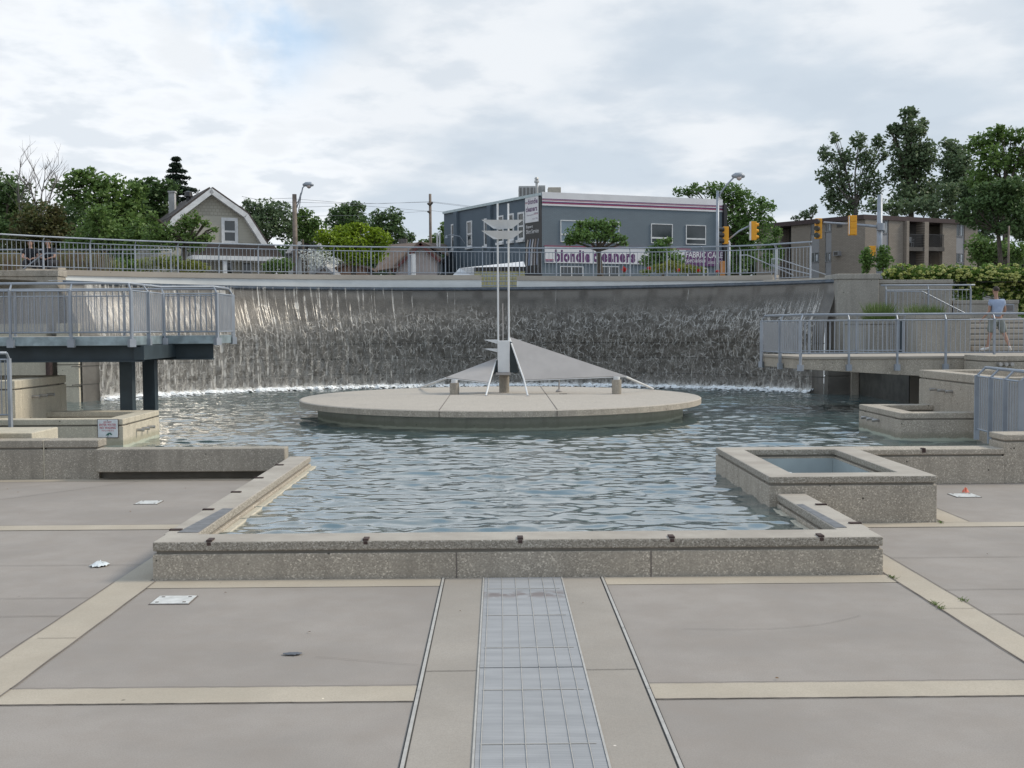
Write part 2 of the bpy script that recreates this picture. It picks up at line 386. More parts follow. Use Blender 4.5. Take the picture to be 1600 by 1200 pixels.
mweed = plain('weed_green', (.10, .15, .03), .8); s = MB()
for x, y in ((3.73, 10.78), (3.73, 9.75), (3.73, 9.6), (4.03, 9.85), (-4.9, 10.23), (5.35, 13.83)):
    for k in range(26):
        a = rl.uniform(0, 6.3); l = rl.uniform(.015, .045); bx, by = x+rl.gauss(0, .012), y+rl.gauss(0, .04)
        s.quad((bx, by, .008), (bx+.006, by, .008), (bx+l*math.cos(a)+.004, by+l*math.sin(a), .012+l*.5), (bx+l*math.cos(a), by+l*math.sin(a), .012+l*.5))
tag(s.build('weeds', mweed), kind='stuff')

# ------------------------------------------------------------ walls of the pool
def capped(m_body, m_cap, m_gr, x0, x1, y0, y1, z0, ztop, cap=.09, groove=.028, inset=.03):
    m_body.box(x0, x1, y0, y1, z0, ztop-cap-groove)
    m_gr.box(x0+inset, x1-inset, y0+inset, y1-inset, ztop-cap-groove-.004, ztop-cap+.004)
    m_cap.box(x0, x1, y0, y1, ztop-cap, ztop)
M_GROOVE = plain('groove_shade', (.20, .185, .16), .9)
def walled(name, lab, cat, segs, ztop, cap=.09, loc=None, body=M_AGG, capm=M_CAP, zb=-.33, groove=.028):
    """segs: rectangles (x0,x1,y0,y1) butted end to end"""
    t = thing(name, lab, cat, loc or (segs[0][0], segs[0][2], 0))
    a, b, c = MB(), MB(), MB()
    for x0, x1, y0, y1 in segs: capped(a, b, c, x0, x1, y0, y1, zb, ztop, cap, groove)
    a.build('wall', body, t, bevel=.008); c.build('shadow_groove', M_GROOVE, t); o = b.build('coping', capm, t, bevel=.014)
    return t
# two-tone coping: smooth top, pebbly edge
mc, N = newmat('curb_coping'); g = N.n('ShaderNodeNewGeometry'); pos = g.outputs['Position']; nz = N.xyz(g.outputs['Normal'])[2]
v = N.n('ShaderNodeTexVoronoi', {'Vector': pos, 'Scale': 85.}, feature='F1'); cs = N.n('ShaderNodeSeparateColor', {0: v.outputs['Color']})
peb = N.ramp(cs.outputs[0], [(0., (.18, .16, .135)), (.4, (.27, .245, .205)), (.75, (.335, .305, .26)), (.96, (.41, .38, .33)), (1., (.56, .53, .47))])
top = N.mix(N.ss(N.noise(pos, 1.4, 6, .6), .35, .65), (.33, .295, .255), (.42, .385, .335)); top = N.mix(N.m('MULTIPLY', N.ss(N.noise(pos, 90., 2), .4, .7), .3), top, (.24, .22, .19))
edge = N.ss(N.noise(pos, 5., 4), .45, .7)
finish(N, N.mix(N.ss(nz, .6, .95), peb, N.mix(N.m('MULTIPLY', edge, .3), top, (.30, .27, .24))), .85, 0, N.m('SUBTRACT', 1., v.outputs['Distance']), .3, .005, .35)
M_CURB = mc

curb = walled('pool_curb', 'low exposed aggregate curb round the near rectangular end of the pool', 'curb',
              [(-3.32, 3.70, 10.97, 11.40), (-3.34, -3.0, 11.402, 18.33), (3.37, 3.72, 11.402, 13.86)], .37, .092, (.2, 11, 0), capm=M_CURB)
mdk = plain('wet_stained_concrete', (.13, .13, .135), .45, 0, .3, 8)
s = MB(); s.slab([(-3.22, 11.47, .3725), (-3.01, 11.47, .3705), (-3.01, 13.0, .3705), (-3.13, 13.0, .3725)], .003); s.build('spill_notch', mdk, curb)
s = MB(); s.slab([(3.385, 11.47, .3705), (3.50, 11.47, .3725), (3.46, 13.0, .3725), (3.385, 13.0, .3705)], .003); s.build('spill_notch', mdk, curb)
s = MB(); s.box(-3.0, -2.91, 11.402, 18.33, -.32, .215); s.box(3.29, 3.368, 11.402, 13.86, -.32, .205); s.box(-2.9, 3.28, 11.402, 11.46, -.32, .2); s.build('inner_ledge', M_TAN, curb, bevel=.01)
def bracket(x, y, rz):
    s = MB(); s.box(-.028, .028, -.02, .10, .0, .014); s.box(-.028, .028, -.026, -.006, -.045, .014); s.box(-.02, .02, -.034, -.02, -.04, -.008)
    o = s.build('skate_stopper', M_RUST, None, bevel=.004); o.parent = curb; o.location = (x-curb.location.x, y-curb.location.y, .372); o.rotation_euler = (0, 0, rz)
for px in (331, 572, 813, 1052, 1290): bracket(G(px, 843, .37).x, 11.0, 0)
for py in (828.5, 797, 770, 748, 728): bracket(-3.31, G(300, py, .37).y, -math.pi/2)
for px, py in ((1351, 818), (1292, 789)): bracket(3.69, G(px, py, .37).y, math.pi/2)
for px in (905, 512+170): pass
s = MB()
for x in (-.42, 1.45): s.box(x, x+.012, 10.966, 10.969, 0, .25)
s.build('wall_joint', M_JOINT, curb)

# square planter basin on the right arm
pb = walled('concrete_basin', 'square hollow concrete basin with pale blue inside standing at the right of the pool curb', 'basin',
            [(3.28, 5.33, 13.88, 14.24), (3.28, 3.64, 14.242, 16.97), (4.97, 5.33, 14.242, 16.97), (3.28, 5.33, 16.972, 17.33)], .575, .085, (4.3, 14, 0), capm=M_CURB)
mb_ = plain('pale_blue_lining', (.33, .38, .395), .6, 0, .08, 2)
s = MB()
s.box(3.642, 3.66, 14.245, 16.965, .05, .44); s.box(4.95, 4.968, 14.245, 16.965, .05, .44); s.box(3.662, 4.948, 16.95, 16.968, .05, .44); s.box(3.662, 4.948, 14.245, 14.26, .05, .44)
s.box(3.642, 4.968, 14.245, 16.968, .03, .048); s.build('lining', mb_, pb)
MB().cyl(4.12, 16.2, .05, .33, .03, 12).build('pipe', M_WHITE, pb); MB().cyl(3.85, 16.5, .05, .30, .03, 12).build('pipe', M_WHITE, pb)

# left bench beam and walls
bn = thing('concrete_bench', 'long cantilevered concrete bench beam along the left side of the plaza', 'bench', (-5, 18.5, 0))
MB().box(-6.44, -3.42, 18.36, 18.70, .13, .50).build('beam', M_AGGD, bn, bevel=.015)
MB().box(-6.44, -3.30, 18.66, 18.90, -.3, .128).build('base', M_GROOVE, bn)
lw = walled('low_wall', 'low capped concrete wall at the far left edge of the plaza, beside the bench', 'wall',
            [(-7.318, -6.445, 18.55, 18.95), (-12.5, -7.34, 18.552, 18.952)], .63, .12, (-7, 18.6, 0), body=M_AGGD, capm=M_AGGD, zb=0)
MB().box(-7.338, -7.32, 18.56, 18.94, 0, .62).build('joint_seal', M_TAN, lw)
t = walled('wall_pier', 'square concrete pier at the left edge beside the low wall', 'pier', [(-10.5, -8.34, 18.42, 19.15)], 1.42, .13, body=M_TAN, capm=M_TAN, zb=0)
t = thing('concrete_step', 'pale concrete step behind the low wall at the far left', 'step', (-8.2, 19.4, 0))
MB().box(-9.5, -7.75, 19.16, 20.3, .0, .70).build('block', M_TAN, t, bevel=.02)
# right walls
t = walled('low_wall', 'low capped concrete wall between the square basin and the right edge', 'wall', [(5.335, 7.65, 17.27, 17.75)], .53, .085, body=M_AGG, capm=M_AGG, zb=0)
o = MB(); o.box(-.025, .025, -.02, .07, 0, .014); o.box(-.025, .025, -.026, -.008, -.05, .014)
o = o.build('skate_stopper', M_RUST, None); o.parent = t; o.location = Vector((G(1447, 703, .53).x, 17.28, .532))-t.location
t = walled('low_wall', 'higher capped concrete wall at the right edge of the plaza below the mesh railing', 'wall', [(7.655, 14, 17.30, 17.85)], .74, .09, body=M_AGG, capm=M_AGG, zb=0)

# spouted basins stepping up at both sides
def spout(par, x, y, z, sx):
    s = MB(); s.tube([(x-.05*sx, y, z), (x+.145*sx, y, z-.003)], .030, 12)
    o = s.build('spout', M_SPOUT, par); return o
def basin(lab, x0, x1, y0, y1, ztop, side, spts, sz, th=.34, body=M_TANP, cap=.11):
    t = walled('spout_basin', lab, 'basin', [(x0, x1, y0, y0+th), (x0, x0+th, y0+th+.002, y1-th-.002), (x1-th, x1, y0+th+.002, y1-th-.002), (x0, x1, y1-th, y1)],
               ztop, cap, ((x0+x1)/2, (y0+y1)/2, 0), body=body, capm=body)
    MB().box(x0+th, x1-th, y0+th, y1-th, -.3, ztop-.35).build('inner_floor', mb_ if False else M_AGGD, t)
    for y in spts:
        spout(t, x1 if side > 0 else x0, y, sz, side)
    return t
basin('low spouted concrete basin with the warning sign, left side of the pool', -9.6, -6.99, 21.45, 23.75, .745, 1, (22.25, 22.60, 22.95), .47)
basin('tall spouted concrete basin behind the low one at the left of the pool', -12.5, -9.16, 21.9, 24.5, 1.45, 1, (22.70, 23.08, 23.46), 1.10, cap=.16)
basin('low spouted concrete basin at the right of the pool', 7.66, 10.4, 21.80, 24.35, .735, -1, (23.75, 23.40, 23.05), .50, body=M_AGGP)
basin('tall spouted concrete basin behind the low one at the right of the pool', 9.12, 13.5, 20.9, 24.85, 1.44, -1, (23.85, 23.42, 23.0), 1.07, body=M_AGG, cap=.16)
tb = walled('spout_basin', 'farthest right spouted concrete basin just below the walking man', 'basin', [(11.78, 15.5, 27.6, 29.0)], 1.66, .13, body=M_AGG, capm=M_AGG)
for px in (1559, 1568, 1577):
    p = P(px, 569, 27.6); s = MB(); s.tube([(p.x, 27.65, p.z), (p.x, 27.42, p.z)], .045, 12); s.build('spout', M_SPOUT, tb)

# warning sign
sg = thing('warning_sign', 'small white rusting DO NOT ENTER WATER sign on the front of the left basin', 'sign', (-7.3, 21.44, .5))
F = Frame((0, 21.435, 0), (1, 0, 0)); u0, v0 = F.uv(153.5, 683.5); u1, v1 = F.uv(184, 655.5)
msg = plain('sign_white', (.66, .68, .70), .5, 0, .08, 8); mred = plain('sign_red', (.45, .04, .07), .6); mgr = plain('sign_green', (.04, .13, .11), .6)
MB().fbox(F, u0-.008, u1+.008, v0-.008, v1+.008, -.01, .008).build('rusty_edge', M_RUST, sg)
MB().fbox(F, u0, u1, v0, v1, 0, .012).build('plate', msg, sg, bevel=.004)
w = u1-u0; h = v1-v0
for body, a, b, c_, e in (('DO NOT', .30, .70, .80, .91), ('ENTER WATER', .08, .92, .65, .77), ('NO WADING', .10, .90, .47, .61), ('NO PETS', .20, .80, .34, .42)):
    text(body, F, u0+w*a, u0+w*b, v0+h*c_, v0+h*e, .0135, mred, sg, bold=.02 if e != .42 else 0)
s = MB(); s.fprism(F, [(u0+w*.38, v0+h*.12), (u0+w*.55, v0+h*.10), (u0+w*.58, v0+h*.2), (u0+w*.66, v0+h*.12), (u0+w*.72, v0+h*.16), (u0+w*.64, v0+h*.27), (u0+w*.52, v0+h*.26)], .012, .0135); s.build('emblem', mgr, sg)
for f_ in (.96, .04): MB().tube([F.pt(u0+w*.5, v0+h*f_, .01), F.pt(u0+w*.5, v0+h*f_, .02)], .008, 8).build('bolt', M_RUST, sg)

# ------------------------------------------------------------ water surface (real waves)
xs = np.arange(-14.6, 12.9, .055); ys = np.concatenate([np.arange(11.36, 20, .04), np.arange(20, 43.7, .06)])
X, Y = np.meshgrid(xs, ys); rs = np.random.RandomState(12); Hh = np.zeros_like(X)
for i in range(64):
    lam = .17*(.95/.17)**(rs.rand()**1.05); k = 2*math.pi/lam; th = math.pi/2+rs.normal(0, .42 if i % 3 else 1.0)
    amp = .0021*lam/(.6) * rs.uniform(.5, 1.2)
    Hh += amp*np.sin(k*(math.cos(th)*X+math.sin(th)*Y)+rs.rand()*6.28 + .8*np.sin(.9*X+1.3*Y+i))
prox = np.clip((Y-30)/14, 0, 1); Hh = Hh*(1+.5*prox)
Hh = np.where(Hh > 0, Hh*1.15, Hh*.9)
rr = np.hypot(X+.5, Y-29.35); keep = rr < 14.3
nx, ny = len(xs), len(ys)
V = np.stack([X, Y, WZ+Hh], -1).reshape(-1, 3)
ii = (np.arange(ny-1)[:, None]*nx+np.arange(nx-1)[None, :])
cx = X[:-1, :-1]; cy = Y[:-1, :-1]
ok = ~((cx < -3.06) & (cy < 18.62)) & ~((cx > 3.34) & (cy < 17.40)) 
ii = ii[ok]; FC = np.stack([ii, ii+1, ii+nx+1, ii+nx], -1)
mw, N = newmat('pool_water'); geo = N.n('ShaderNodeNewGeometry')
pos = geo.outputs['Position']; bn_ = N.n('ShaderNodeBump', {'Height': N.noise(pos, 9., 4, .6), 'Strength': .08, 'Distance': .02})
fr = N.n('ShaderNodeFresnel', {'IOR': 1.5, 'Normal': bn_.outputs[0]})
gl = N.n('ShaderNodeBsdfGlossy', {'Color': (1., 1., 1.), 'Roughness': .015, 'Normal': bn_.outputs[0]})
tr = N.n('ShaderNodeBsdfTransparent', {'Color': (.66, .78, .76)}); df = N.n('ShaderNodeBsdfDiffuse', {'Color': (.15, .22, .225)})
mu = N.n('ShaderNodeMixShader', {0: .45, 1: tr.outputs[0], 2: df.outputs[0]})
mxs = N.n('ShaderNodeMixShader', {0: N.m('POWER', fr.outputs[0], .72), 1: mu.outputs[0], 2: gl.outputs[0]}); N.n('ShaderNodeOutputMaterial', {0: mxs.outputs[0]})
structure(raw_mesh('water', V, FC, mw, smooth=True))

# ------------------------------------------------------------ curved fountain wall and the falling water
CX, CY = -.5, 29.35
def arc(th, r): return (CX+r*math.cos(th), CY+r*math.sin(th))
TH0, TH1 = R(154), R(35.5)
def sweep(prof, t0, t1, n, name, mat, parent, closed=True, rfun=None, zfun=None, smooth=False):
    vs, fs, k = [], [], len(prof)
    for i in range(n+1):
        th = t0+(t1-t0)*i/n; dr = rfun(th) if rfun else 0; dz = zfun(th) if zfun else 0
        for r, z in prof: x, y = arc(th, r+dr); vs.append((x, y, z+dz))
    for i in range(n):
        for j in range(k if closed else k-1):
            a, b = i*k+j, i*k+(j+1) % k; fs.append((a, b, b+k, a+k))
    m = MB(); m.add(vs, fs)
    if closed: m.f.append(tuple(range(k))); m.f.append(tuple(reversed(range(n*k, n*k+k))))
    return m.build(name, mat, parent, smooth=smooth)
def wall_r(z):                                         # weir profile: steep at the lip, sloping out, vertical below
    t = min(1, max(0, (3.88-z)/1.9)); return 14.2-.62*(t*t*(3-2*t))
fw = thing('fountain_wall', 'tall curved concrete wall that the water runs down behind the pool', 'wall', (CX, CY+14, 0))
mwl, N = newmat('wet_wall_concrete'); pos = N.n('ShaderNodeNewGeometry').outputs['Position']; x = N.xyz(pos)
ang = N.m('MULTIPLY', N.m('ARCTAN2', N.m('SUBTRACT', x[1], CY), N.m('SUBTRACT', x[0], CX)), 14.)
wv = N.comb(ang, x[2], 0.)
c = N.mix(N.ss(N.noise(wv, 1.2, 6, .6), .3, .7), (.088, .081, .072), (.155, .145, .13))
c = N.mix(N.ss(N.noise(N.comb(N.m('MULTIPLY', ang, 3.), N.m('MULTIPLY', x[2], .35), 0.), 1., 4), .5, .75), c, (.07, .065, .058))
sc_ = N.m('ABSOLUTE', N.m('SINE', N.m('MULTIPLY', ang, 2.4)))
pale = N.m('MULTIPLY', N.ss(N.m('ADD', sc_, N.m('MULTIPLY', N.noise(wv, 3., 3), .5)), .45, .85), N.m('MULTIPLY', N.ss(x[2], 3.40, 3.62), N.ss(x[2], 3.80, 3.7)))
c = N.mix(N.m('MULTIPLY', pale, .75), c, (.21, .20, .185))
finish(N, c, .34, 0, N.noise(wv, 22., 4), .5, .02, .5)
M_WALL = mwl
prof = [(wall_r(z), z) for z in np.linspace(3.80, -.3, 26)]
sweep(prof, TH0, TH1, 90, 'wall_face', mwl, fw, closed=False, smooth=True)
mlip = plain('weir_lip_water', (.10, .125, .16), .18, .3, .2, 4)
sweep([(14.30, 3.80), (14.19, 3.80), (14.15, 3.84), (14.16, 3.90), (14.20, 3.925), (14.30, 3.93)], TH0, TH1, 90, 'weir_lip', mlip, fw)
mlt = plain('wet_sheen', (.62, .66, .70), .12, 0, .1)
sweep([(14.18, 3.926), (14.178, 3.934), (14.9, 3.94), (14.9, 3.926)], TH0, TH1, 90, 'spill_channel', mlt, fw)
mbd = plain('joint_dark', (.05, .047, .042), .6)
for zb, e in ((1.82, .030), (1.28, .03), (.72, .03)):
    r_ = wall_r(zb)
    sweep([(r_-.006, zb), (r_+.02, zb), (r_+.02, zb+e), (r_-.006, zb+e)], TH0+(.03 if zb < 1.5 else 0), TH1, 90, 'board_joint', mbd, fw)
# falling water film with lacy foam, slightly in front of the wall
nu, nv = 760, 60; T = np.linspace(TH0-.045, TH1+.03, nu); Z = np.linspace(3.90, .16, nv)
rs = np.random.RandomState(5)
TT, ZZ = np.meshgrid(T, Z); RR = np.vectorize(wall_r)(ZZ)-.05
A = TT*14
rip = np.zeros_like(A)
for i in range(40):
    ku = rs.uniform(6, 26); kv = rs.uniform(1.5, 9); rip += rs.uniform(.3, 1)*np.sin(ku*A+kv*ZZ*(1 if rs.rand() > .5 else -1)+rs.rand()*6.28+1.3*np.sin(2.3*ZZ+i))
dep = np.clip((3.5-ZZ)/2.0, 0.12, 1); RR = RR-.0035*rip*dep-.04*dep
VX = CX+RR*np.cos(TT); VY = CY+RR*np.sin(TT)
V = np.stack([VX, VY, ZZ], -1).reshape(-1, 3); UV = np.stack([(TH0-TT)*14, ZZ], -1).reshape(-1, 2)
ii = (np.arange(nv-1)[:, None]*nu+np.arange(nu-1)[None, :]).ravel(); FC = np.stack([ii, ii+1, ii+nu+1, ii+nu], -1)
mf, N = newmat('falling_water'); uvn = N.n('ShaderNodeUVMap').outputs[0]; x = N.xyz(uvn); u, v = x[0], x[1]
wob_ = N.noise(N.comb(N.m('MULTIPLY', u, 1.6), N.m('MULTIPLY', v, 1.2), 0.), 1., 3, .5, out=1)
wv = N.vm('MULTIPLY', N.vm('SUBTRACT', wob_, (.5, .5, .5)), (.35, .35, 0))
w2 = N.vm('MULTIPLY', N.vm('SUBTRACT', N.noise(N.vm('MULTIPLY', uvn, (9., 9., 0.)), 1., 2, .5, out=1), (.5, .5, .5)), (.13, .13, 0))
pw = N.vm('ADD', N.vm('ADD', uvn, wv), w2)
def net(sx, sy, th, off):
    vv = N.n('ShaderNodeTexVoronoi', {'Vector': N.vm('ADD', N.vm('MULTIPLY', pw, (sx, sy, 0)), (off, off, 0)), 'Scale': 1.}, feature='DISTANCE_TO_EDGE', voronoi_dimensions='2D')
    return N.ss(vv.outputs['Distance'], th, th*.15)
brk = N.ss(N.noise(N.vm('MULTIPLY', uvn, (5., 4., 0.)), 1., 4, .6), .40, .60)
lace = N.m('MAXIMUM', N.m('MULTIPLY', net(5.5, 3.4, .085, 0.), brk), N.m('MULTIPLY', net(12., 7., .10, 7.), N.m('MULTIPLY', N.ss(N.noise(N.vm('MULTIPLY', uvn, (3., 3., 0.)), 1., 3), .42, .62), .8)))
low = N.ss(N.m('ADD', N.m('ADD', v, N.m('MULTIPLY', N.ss(u, 13., 3.), .55)), N.m('MULTIPLY', N.m('SUBTRACT', N.noise(N.comb(N.m('MULTIPLY', u, .55), 0., 3.), 1., 3), .5), 1.7)), 3.45, 2.55)
lean = N.m('ADD', u, N.m('MULTIPLY', v, .0))
st1 = N.noise(N.comb(N.m('MULTIPLY', lean, 11.), N.m('MULTIPLY', v, .45), 0.), 1., 3, .6)
lf = N.ss(u, 19.0, 5.); rt = N.ss(u, 20.5, 25.0)
thr = N.m('SUBTRACT', .66, N.m('ADD', N.m('MULTIPLY', lf, .155), N.m('MULTIPLY', rt, .01)))
streak = N.ss(st1, thr, N.m('ADD', thr, .09)); gate = N.ss(N.noise(N.comb(N.m('MULTIPLY', u, 3.), N.m('MULTIPLY', v, 3.5), 5.), 1., 3), .42, .60)
streak = N.m('MULTIPLY', streak, N.m('ADD', N.m('MULTIPLY', gate, .65), .3))
drips = N.m('MULTIPLY', N.ss(N.noise(N.comb(N.m('MULTIPLY', u, 13.), N.m('MULTIPLY', v, 3.5), 9.), 1., 3, .5), .56, .68), N.m('MULTIPLY', low, .55))
base_ = N.ss(v, .75, .22)
haze_ = N.m('MULTIPLY', N.m('MULTIPLY', low, N.m('ADD', N.m('MULTIPLY', N.ss(v, 2.0, .3), .26), N.m('MULTIPLY', lf, .30))), N.ss(N.noise(N.vm('MULTIPLY', uvn, (6., 3., 0.)), 1., 4), .3, .7))
foam = N.m('MAXIMUM', N.m('MAXIMUM', N.m('MULTIPLY', lace, N.m('MULTIPLY', low, .75)), streak), N.m('MAXIMUM', drips, haze_))
foam = N.m('MAXIMUM', foam, N.m('MULTIPLY', base_, N.ss(N.noise(N.vm('MULTIPLY', uvn, (7., 4., 0.)), 1., 4), .38, .60)))
foam = N.m('MULTIPLY', foam, .54, clamp=True)
bmp = N.n('ShaderNodeBump', {'Height': N.m('ADD', foam, N.m('MULTIPLY', st1, .8)), 'Strength': .35, 'Distance': .04})
fd = N.n('ShaderNodeBsdfPrincipled', {'Base Color': (.80, .78, .74), 'Roughness': .5, 'Normal': bmp.outputs[0]})
fr = N.n('ShaderNodeFresnel', {'IOR': 1.33, 'Normal': bmp.outputs[0]}); gl = N.n('ShaderNodeBsdfGlossy', {'Color': (.9, .87, .82), 'Roughness': .3, 'Normal': bmp.outputs[0]})
tr = N.n('ShaderNodeBsdfTransparent', {'Color': N.mix(N.m('MULTIPLY', N.ss(N.noise(N.vm('MULTIPLY', pw, (4.5, 6., 0.)), 1., 3, .6), .42, .60), N.m('MULTIPLY', N.m('ADD', N.m('MULTIPLY', low, .75), .12), N.m('SUBTRACT', 1., N.m('MULTIPLY', lf, .4)))), (.90, .89, .88), (.60, .585, .56))})
film = N.n('ShaderNodeMixShader', {0: N.m('MULTIPLY', fr.outputs[0], .45), 1: tr.outputs[0], 2: gl.outputs[0]})
mxs = N.n('ShaderNodeMixShader', {0: foam, 1: film.outputs[0], 2: fd.outputs[0]}); N.n('ShaderNodeOutputMaterial', {0: mxs.outputs[0]})
wf = raw_mesh('waterfall', V, FC, mf, uv=UV, smooth=True); tag(wf, 'sheet of falling water and white lacy foam running down the curved wall', 'waterfall')
# churned foam where it lands
nu, nv = 1400, 14; T = np.linspace(TH0-.05, TH1+.03, nu); V = []; rs = np.random.RandomState(8)
bn1 = np.convolve(rs.rand(nu+60), np.ones(9)/9, 'same')[:nu]; bn2 = np.convolve(rs.rand(nu+60), np.ones(40)/40, 'same')[:nu]
for j in range(nv):
    f = j/(nv-1); rad = 13.62-f*(.55+1.2*(bn1-.5)+1.6*(bn2-.5)); zz_ = WZ+.02+(.16*(1-f)**1.5)*(.35+1.3*np.convolve(rs.rand(nu+20), np.ones(6)/6, 'same')[:nu])-f*f*.03
    V.append(np.stack([CX+rad*np.cos(T), CY+rad*np.sin(T), zz_], -1))
V = np.array(V).reshape(-1, 3); ii = (np.arange(nv-1)[:, None]*nu+np.arange(nu-1)[None, :]).ravel(); FC = np.stack([ii, ii+1, ii+nu+1, ii+nu], -1)
UV = np.stack([np.tile(np.arange(nu)/60., nv), np.repeat(np.arange(nv)/(nv-1), nu)], -1)
mfo, N = newmat('white_foam'); uvn = N.n('ShaderNodeUVMap').outputs[0]; x = N.xyz(uvn)
al = N.ss(N.m('SUBTRACT', N.noise(N.vm('MULTIPLY', uvn, (9., 4., 0.)), 1., 4, .65), N.m('MULTIPLY', x[1], .42)), .14, .30)
fd = N.n('ShaderNodeBsdfPrincipled', {'Base Color': (.84, .87, .89), 'Roughness': .5, 'Subsurface Weight': 0.}); tr = N.n('ShaderNodeBsdfTransparent')
mxs = N.n('ShaderNodeMixShader', {0: al, 1: tr.outputs[0], 2: fd.outputs[0]}); N.n('ShaderNodeOutputMaterial', {0: mxs.outputs[0]})
tag(raw_mesh('foam', V, FC, mfo, uv=UV), kind='stuff')

# ------------------------------------------------------------ round island
isl = thing('round_island', 'round concrete platform in the middle of the pool carrying the white sculpture', 'platform', (.05, 29.2, 0))
o = MB().lathe(.05, 29.2, [(4.97, .50), (5.03, .515), (5.03, .64), (5.0, .66), (.02, .665)], 96).build('slab', M_ISL, isl, smooth=False)
misl2, N = newmat('island_edge'); N = None
o.data.materials.append(M_AGG)
for p in o.data.polygons:
    if abs(p.normal.z) < .7: p.material_index = 1
MB().lathe(.05, 29.2, [(4.58, -.32), (4.58, .499)], 96).build('base', concrete('island_base', (.36, .37, .32), .2, stain=.4, tide=True), isl, smooth=False)
s = MB()
for a in ():
    a = R(a); ca, sa = math.cos(a), math.sin(a); s.slab([(.05+.6*ca-.006*sa, 29.2+.6*sa+.006*ca, .6665), (.05+5.0*ca-.008*sa, 29.2+5.0*sa+.008*ca, .663), (.05+5.0*ca+.008*sa, 29.2+5.0*sa-.008*ca, .663), (.05+.6*ca+.006*sa, 29.2+.6*sa-.006*ca, .6665)], -.003)
    s.box(-.008, .008, 0, .004, .505, .655, a+math.pi/2, (0, 0, 0)) if False else None
for xx in (-1.26, 1.24):
    yy = math.sqrt(5.0**2-(xx-.05)**2); s.box(xx-.007, xx+.007, 29.2-yy, 29.2+yy, .655, .6685); s.box(xx-.007, xx+.007, 29.2-yy-.045, 29.2-yy+.02, .52, .64)
s.build('slab_joint', M_JOINT, isl)

# ============================================================ SCULPTURE
sc_t = thing('sculpture', 'white metal sculpture with two tall poles and grey triangular sails on the round island', 'sculpture', (.1, 30.6, .66))
YS = 30.75
def pp(px, py, y=YS): return P(px, py, y)
s = MB(); a = pp(778, 582, 30.6); b = pp(796.3, 532.5, 30.6); s.box(a.x, b.x, 30.6, 31.15, a.z, b.z); s.build('housing', M_WHITE, sc_t, bevel=.01)
a = pp(774.5, 586, 30.55); b = pp(798, 582.2, 30.55); MB().box(a.x, b.x, 30.52, 31.2, a.z, b.z).build('plinth_plate', M_SAIL, sc_t)
c_ = pp(787.8, 600, 30.85); MB().cyl(c_.x, 30.85, .66, a.z, .135, 20).build('column', M_AGGD, sc_t, smooth=False)
for px in (777.3, 794):
    t0 = pp(px, 318, 30.75); MB().tube([(t0.x, 30.75, b.z+.0), (t0.x, 30.75, t0.z)], .025, 10).build('pole', M_WHITE, sc_t)
t0 = pp(785.5, 470, 30.9); MB().tube([(t0.x, 30.9, 2.0), (t0.x, 30.9, 3.05)], .012, 6).build('rod', M_SAIL, sc_t)
def hull(px0, px1, pyt, bx0, bx1, pyb, y0=30.45):
    A = pp(px0, pyt, y0); B = pp(px1, pyt, y0); C_ = pp(bx0, pyb, y0+.12); D = pp(bx1, pyb, y0+.12)
    m_ = (A+B)/2; w = (B.x-A.x); vs = [A, B, D, C_, Vector((A.x+w*.28, y0+.62, A.z)), Vector((B.x-w*.28, y0+.62, A.z)), Vector((m_.x-w*.12, y0+.05, A.z)), Vector((m_.x+w*.12, y0+.05, A.z)), Vector((m_.x-w*.10, y0+.17, C_.z)), Vector((m_.x+w*.10, y0+.17, C_.z))]
    MB().add(vs, [(0, 3, 8, 6), (6, 8, 9, 7), (7, 9, 2, 1), (0, 6, 4), (6, 7, 5, 4), (7, 1, 5), (3, 0, 4), (8, 3, 4), (9, 8, 4, 5), (2, 9, 5), (1, 2, 5)]).build('fin', M_WHITE, sc_t)
hull(752, 817.8, 343.3, 771, 800, 357.2); hull(752, 817.8, 360.4, 771, 800, 373.6)
for py, pb in ((531, 537.3), (545, 550.6)):
    A = pp(755.8, py, 30.75); B = pp(777.9, py, 30.75); D = pp(777.9, pb, 30.75)
    MB().add([A, B, D, A+Vector((.1, .4, 0)), B+Vector((0, .4, 0)), D+Vector((0, .3, 0))], [(0, 2, 1), (3, 4, 5), (0, 1, 4, 3), (1, 2, 5, 4), (2, 0, 3, 5)]).build('fin', M_WHITE, sc_t)
A = pp(796.4, 531, 30.9); B = pp(816, 531, 30.9); D = pp(796.4, 536, 30.9)
MB().add([A, B, D, A+Vector((0, .3, 0)), B+Vector((0, .3, 0)), D+Vector((0, .3, 0))], [(0, 1, 2), (3, 5, 4), (0, 3, 4, 1), (1, 4, 5, 2), (2, 5, 3, 0)]).build('fin', M_WHITE, sc_t)
s = MB(); s.slab([pp(796.6, 534, 30.75), pp(796.6, 582, 30.75), pp(810.5, 582, 30.75), pp(800, 534, 30.75)], .02); s.build('side_plate', M_STEELD, sc_t)
s = MB(); s.slab([pp(775.5, 563, 30.75), pp(772, 584, 30.75), pp(777.8, 584, 30.75), pp(777.8, 563, 30.75)], .02); s.build('side_plate', M_STEELD, sc_t)
s = MB(); s.slab([pp(796.4, 527.3, 30.9), pp(819, 594.3, 29.95), pp(978, 588, 30.0)], .025); s.build('sail', M_SAIL, sc_t)
s = MB(); s.slab([pp(775.3, 560.6, 30.9), pp(697, 590.6, 30.2), pp(764, 598.3, 29.95)], .025); s.build('sail', M_SAIL, sc_t)
def tube(pts, r, name='leg', mat=None, par=None): return MB().tube(pts, r, 8).build(name, mat or M_WHITE, par or sc_t)
tube([pp(796.2, 528.5, 30.86), pp(819, 594.3, 29.92), G(824.6, 618.5, .67)], .022)
tube([pp(775.3, 562, 30.86), pp(764.5, 598.3, 29.92), G(759.4, 618.2, .67)], .022)
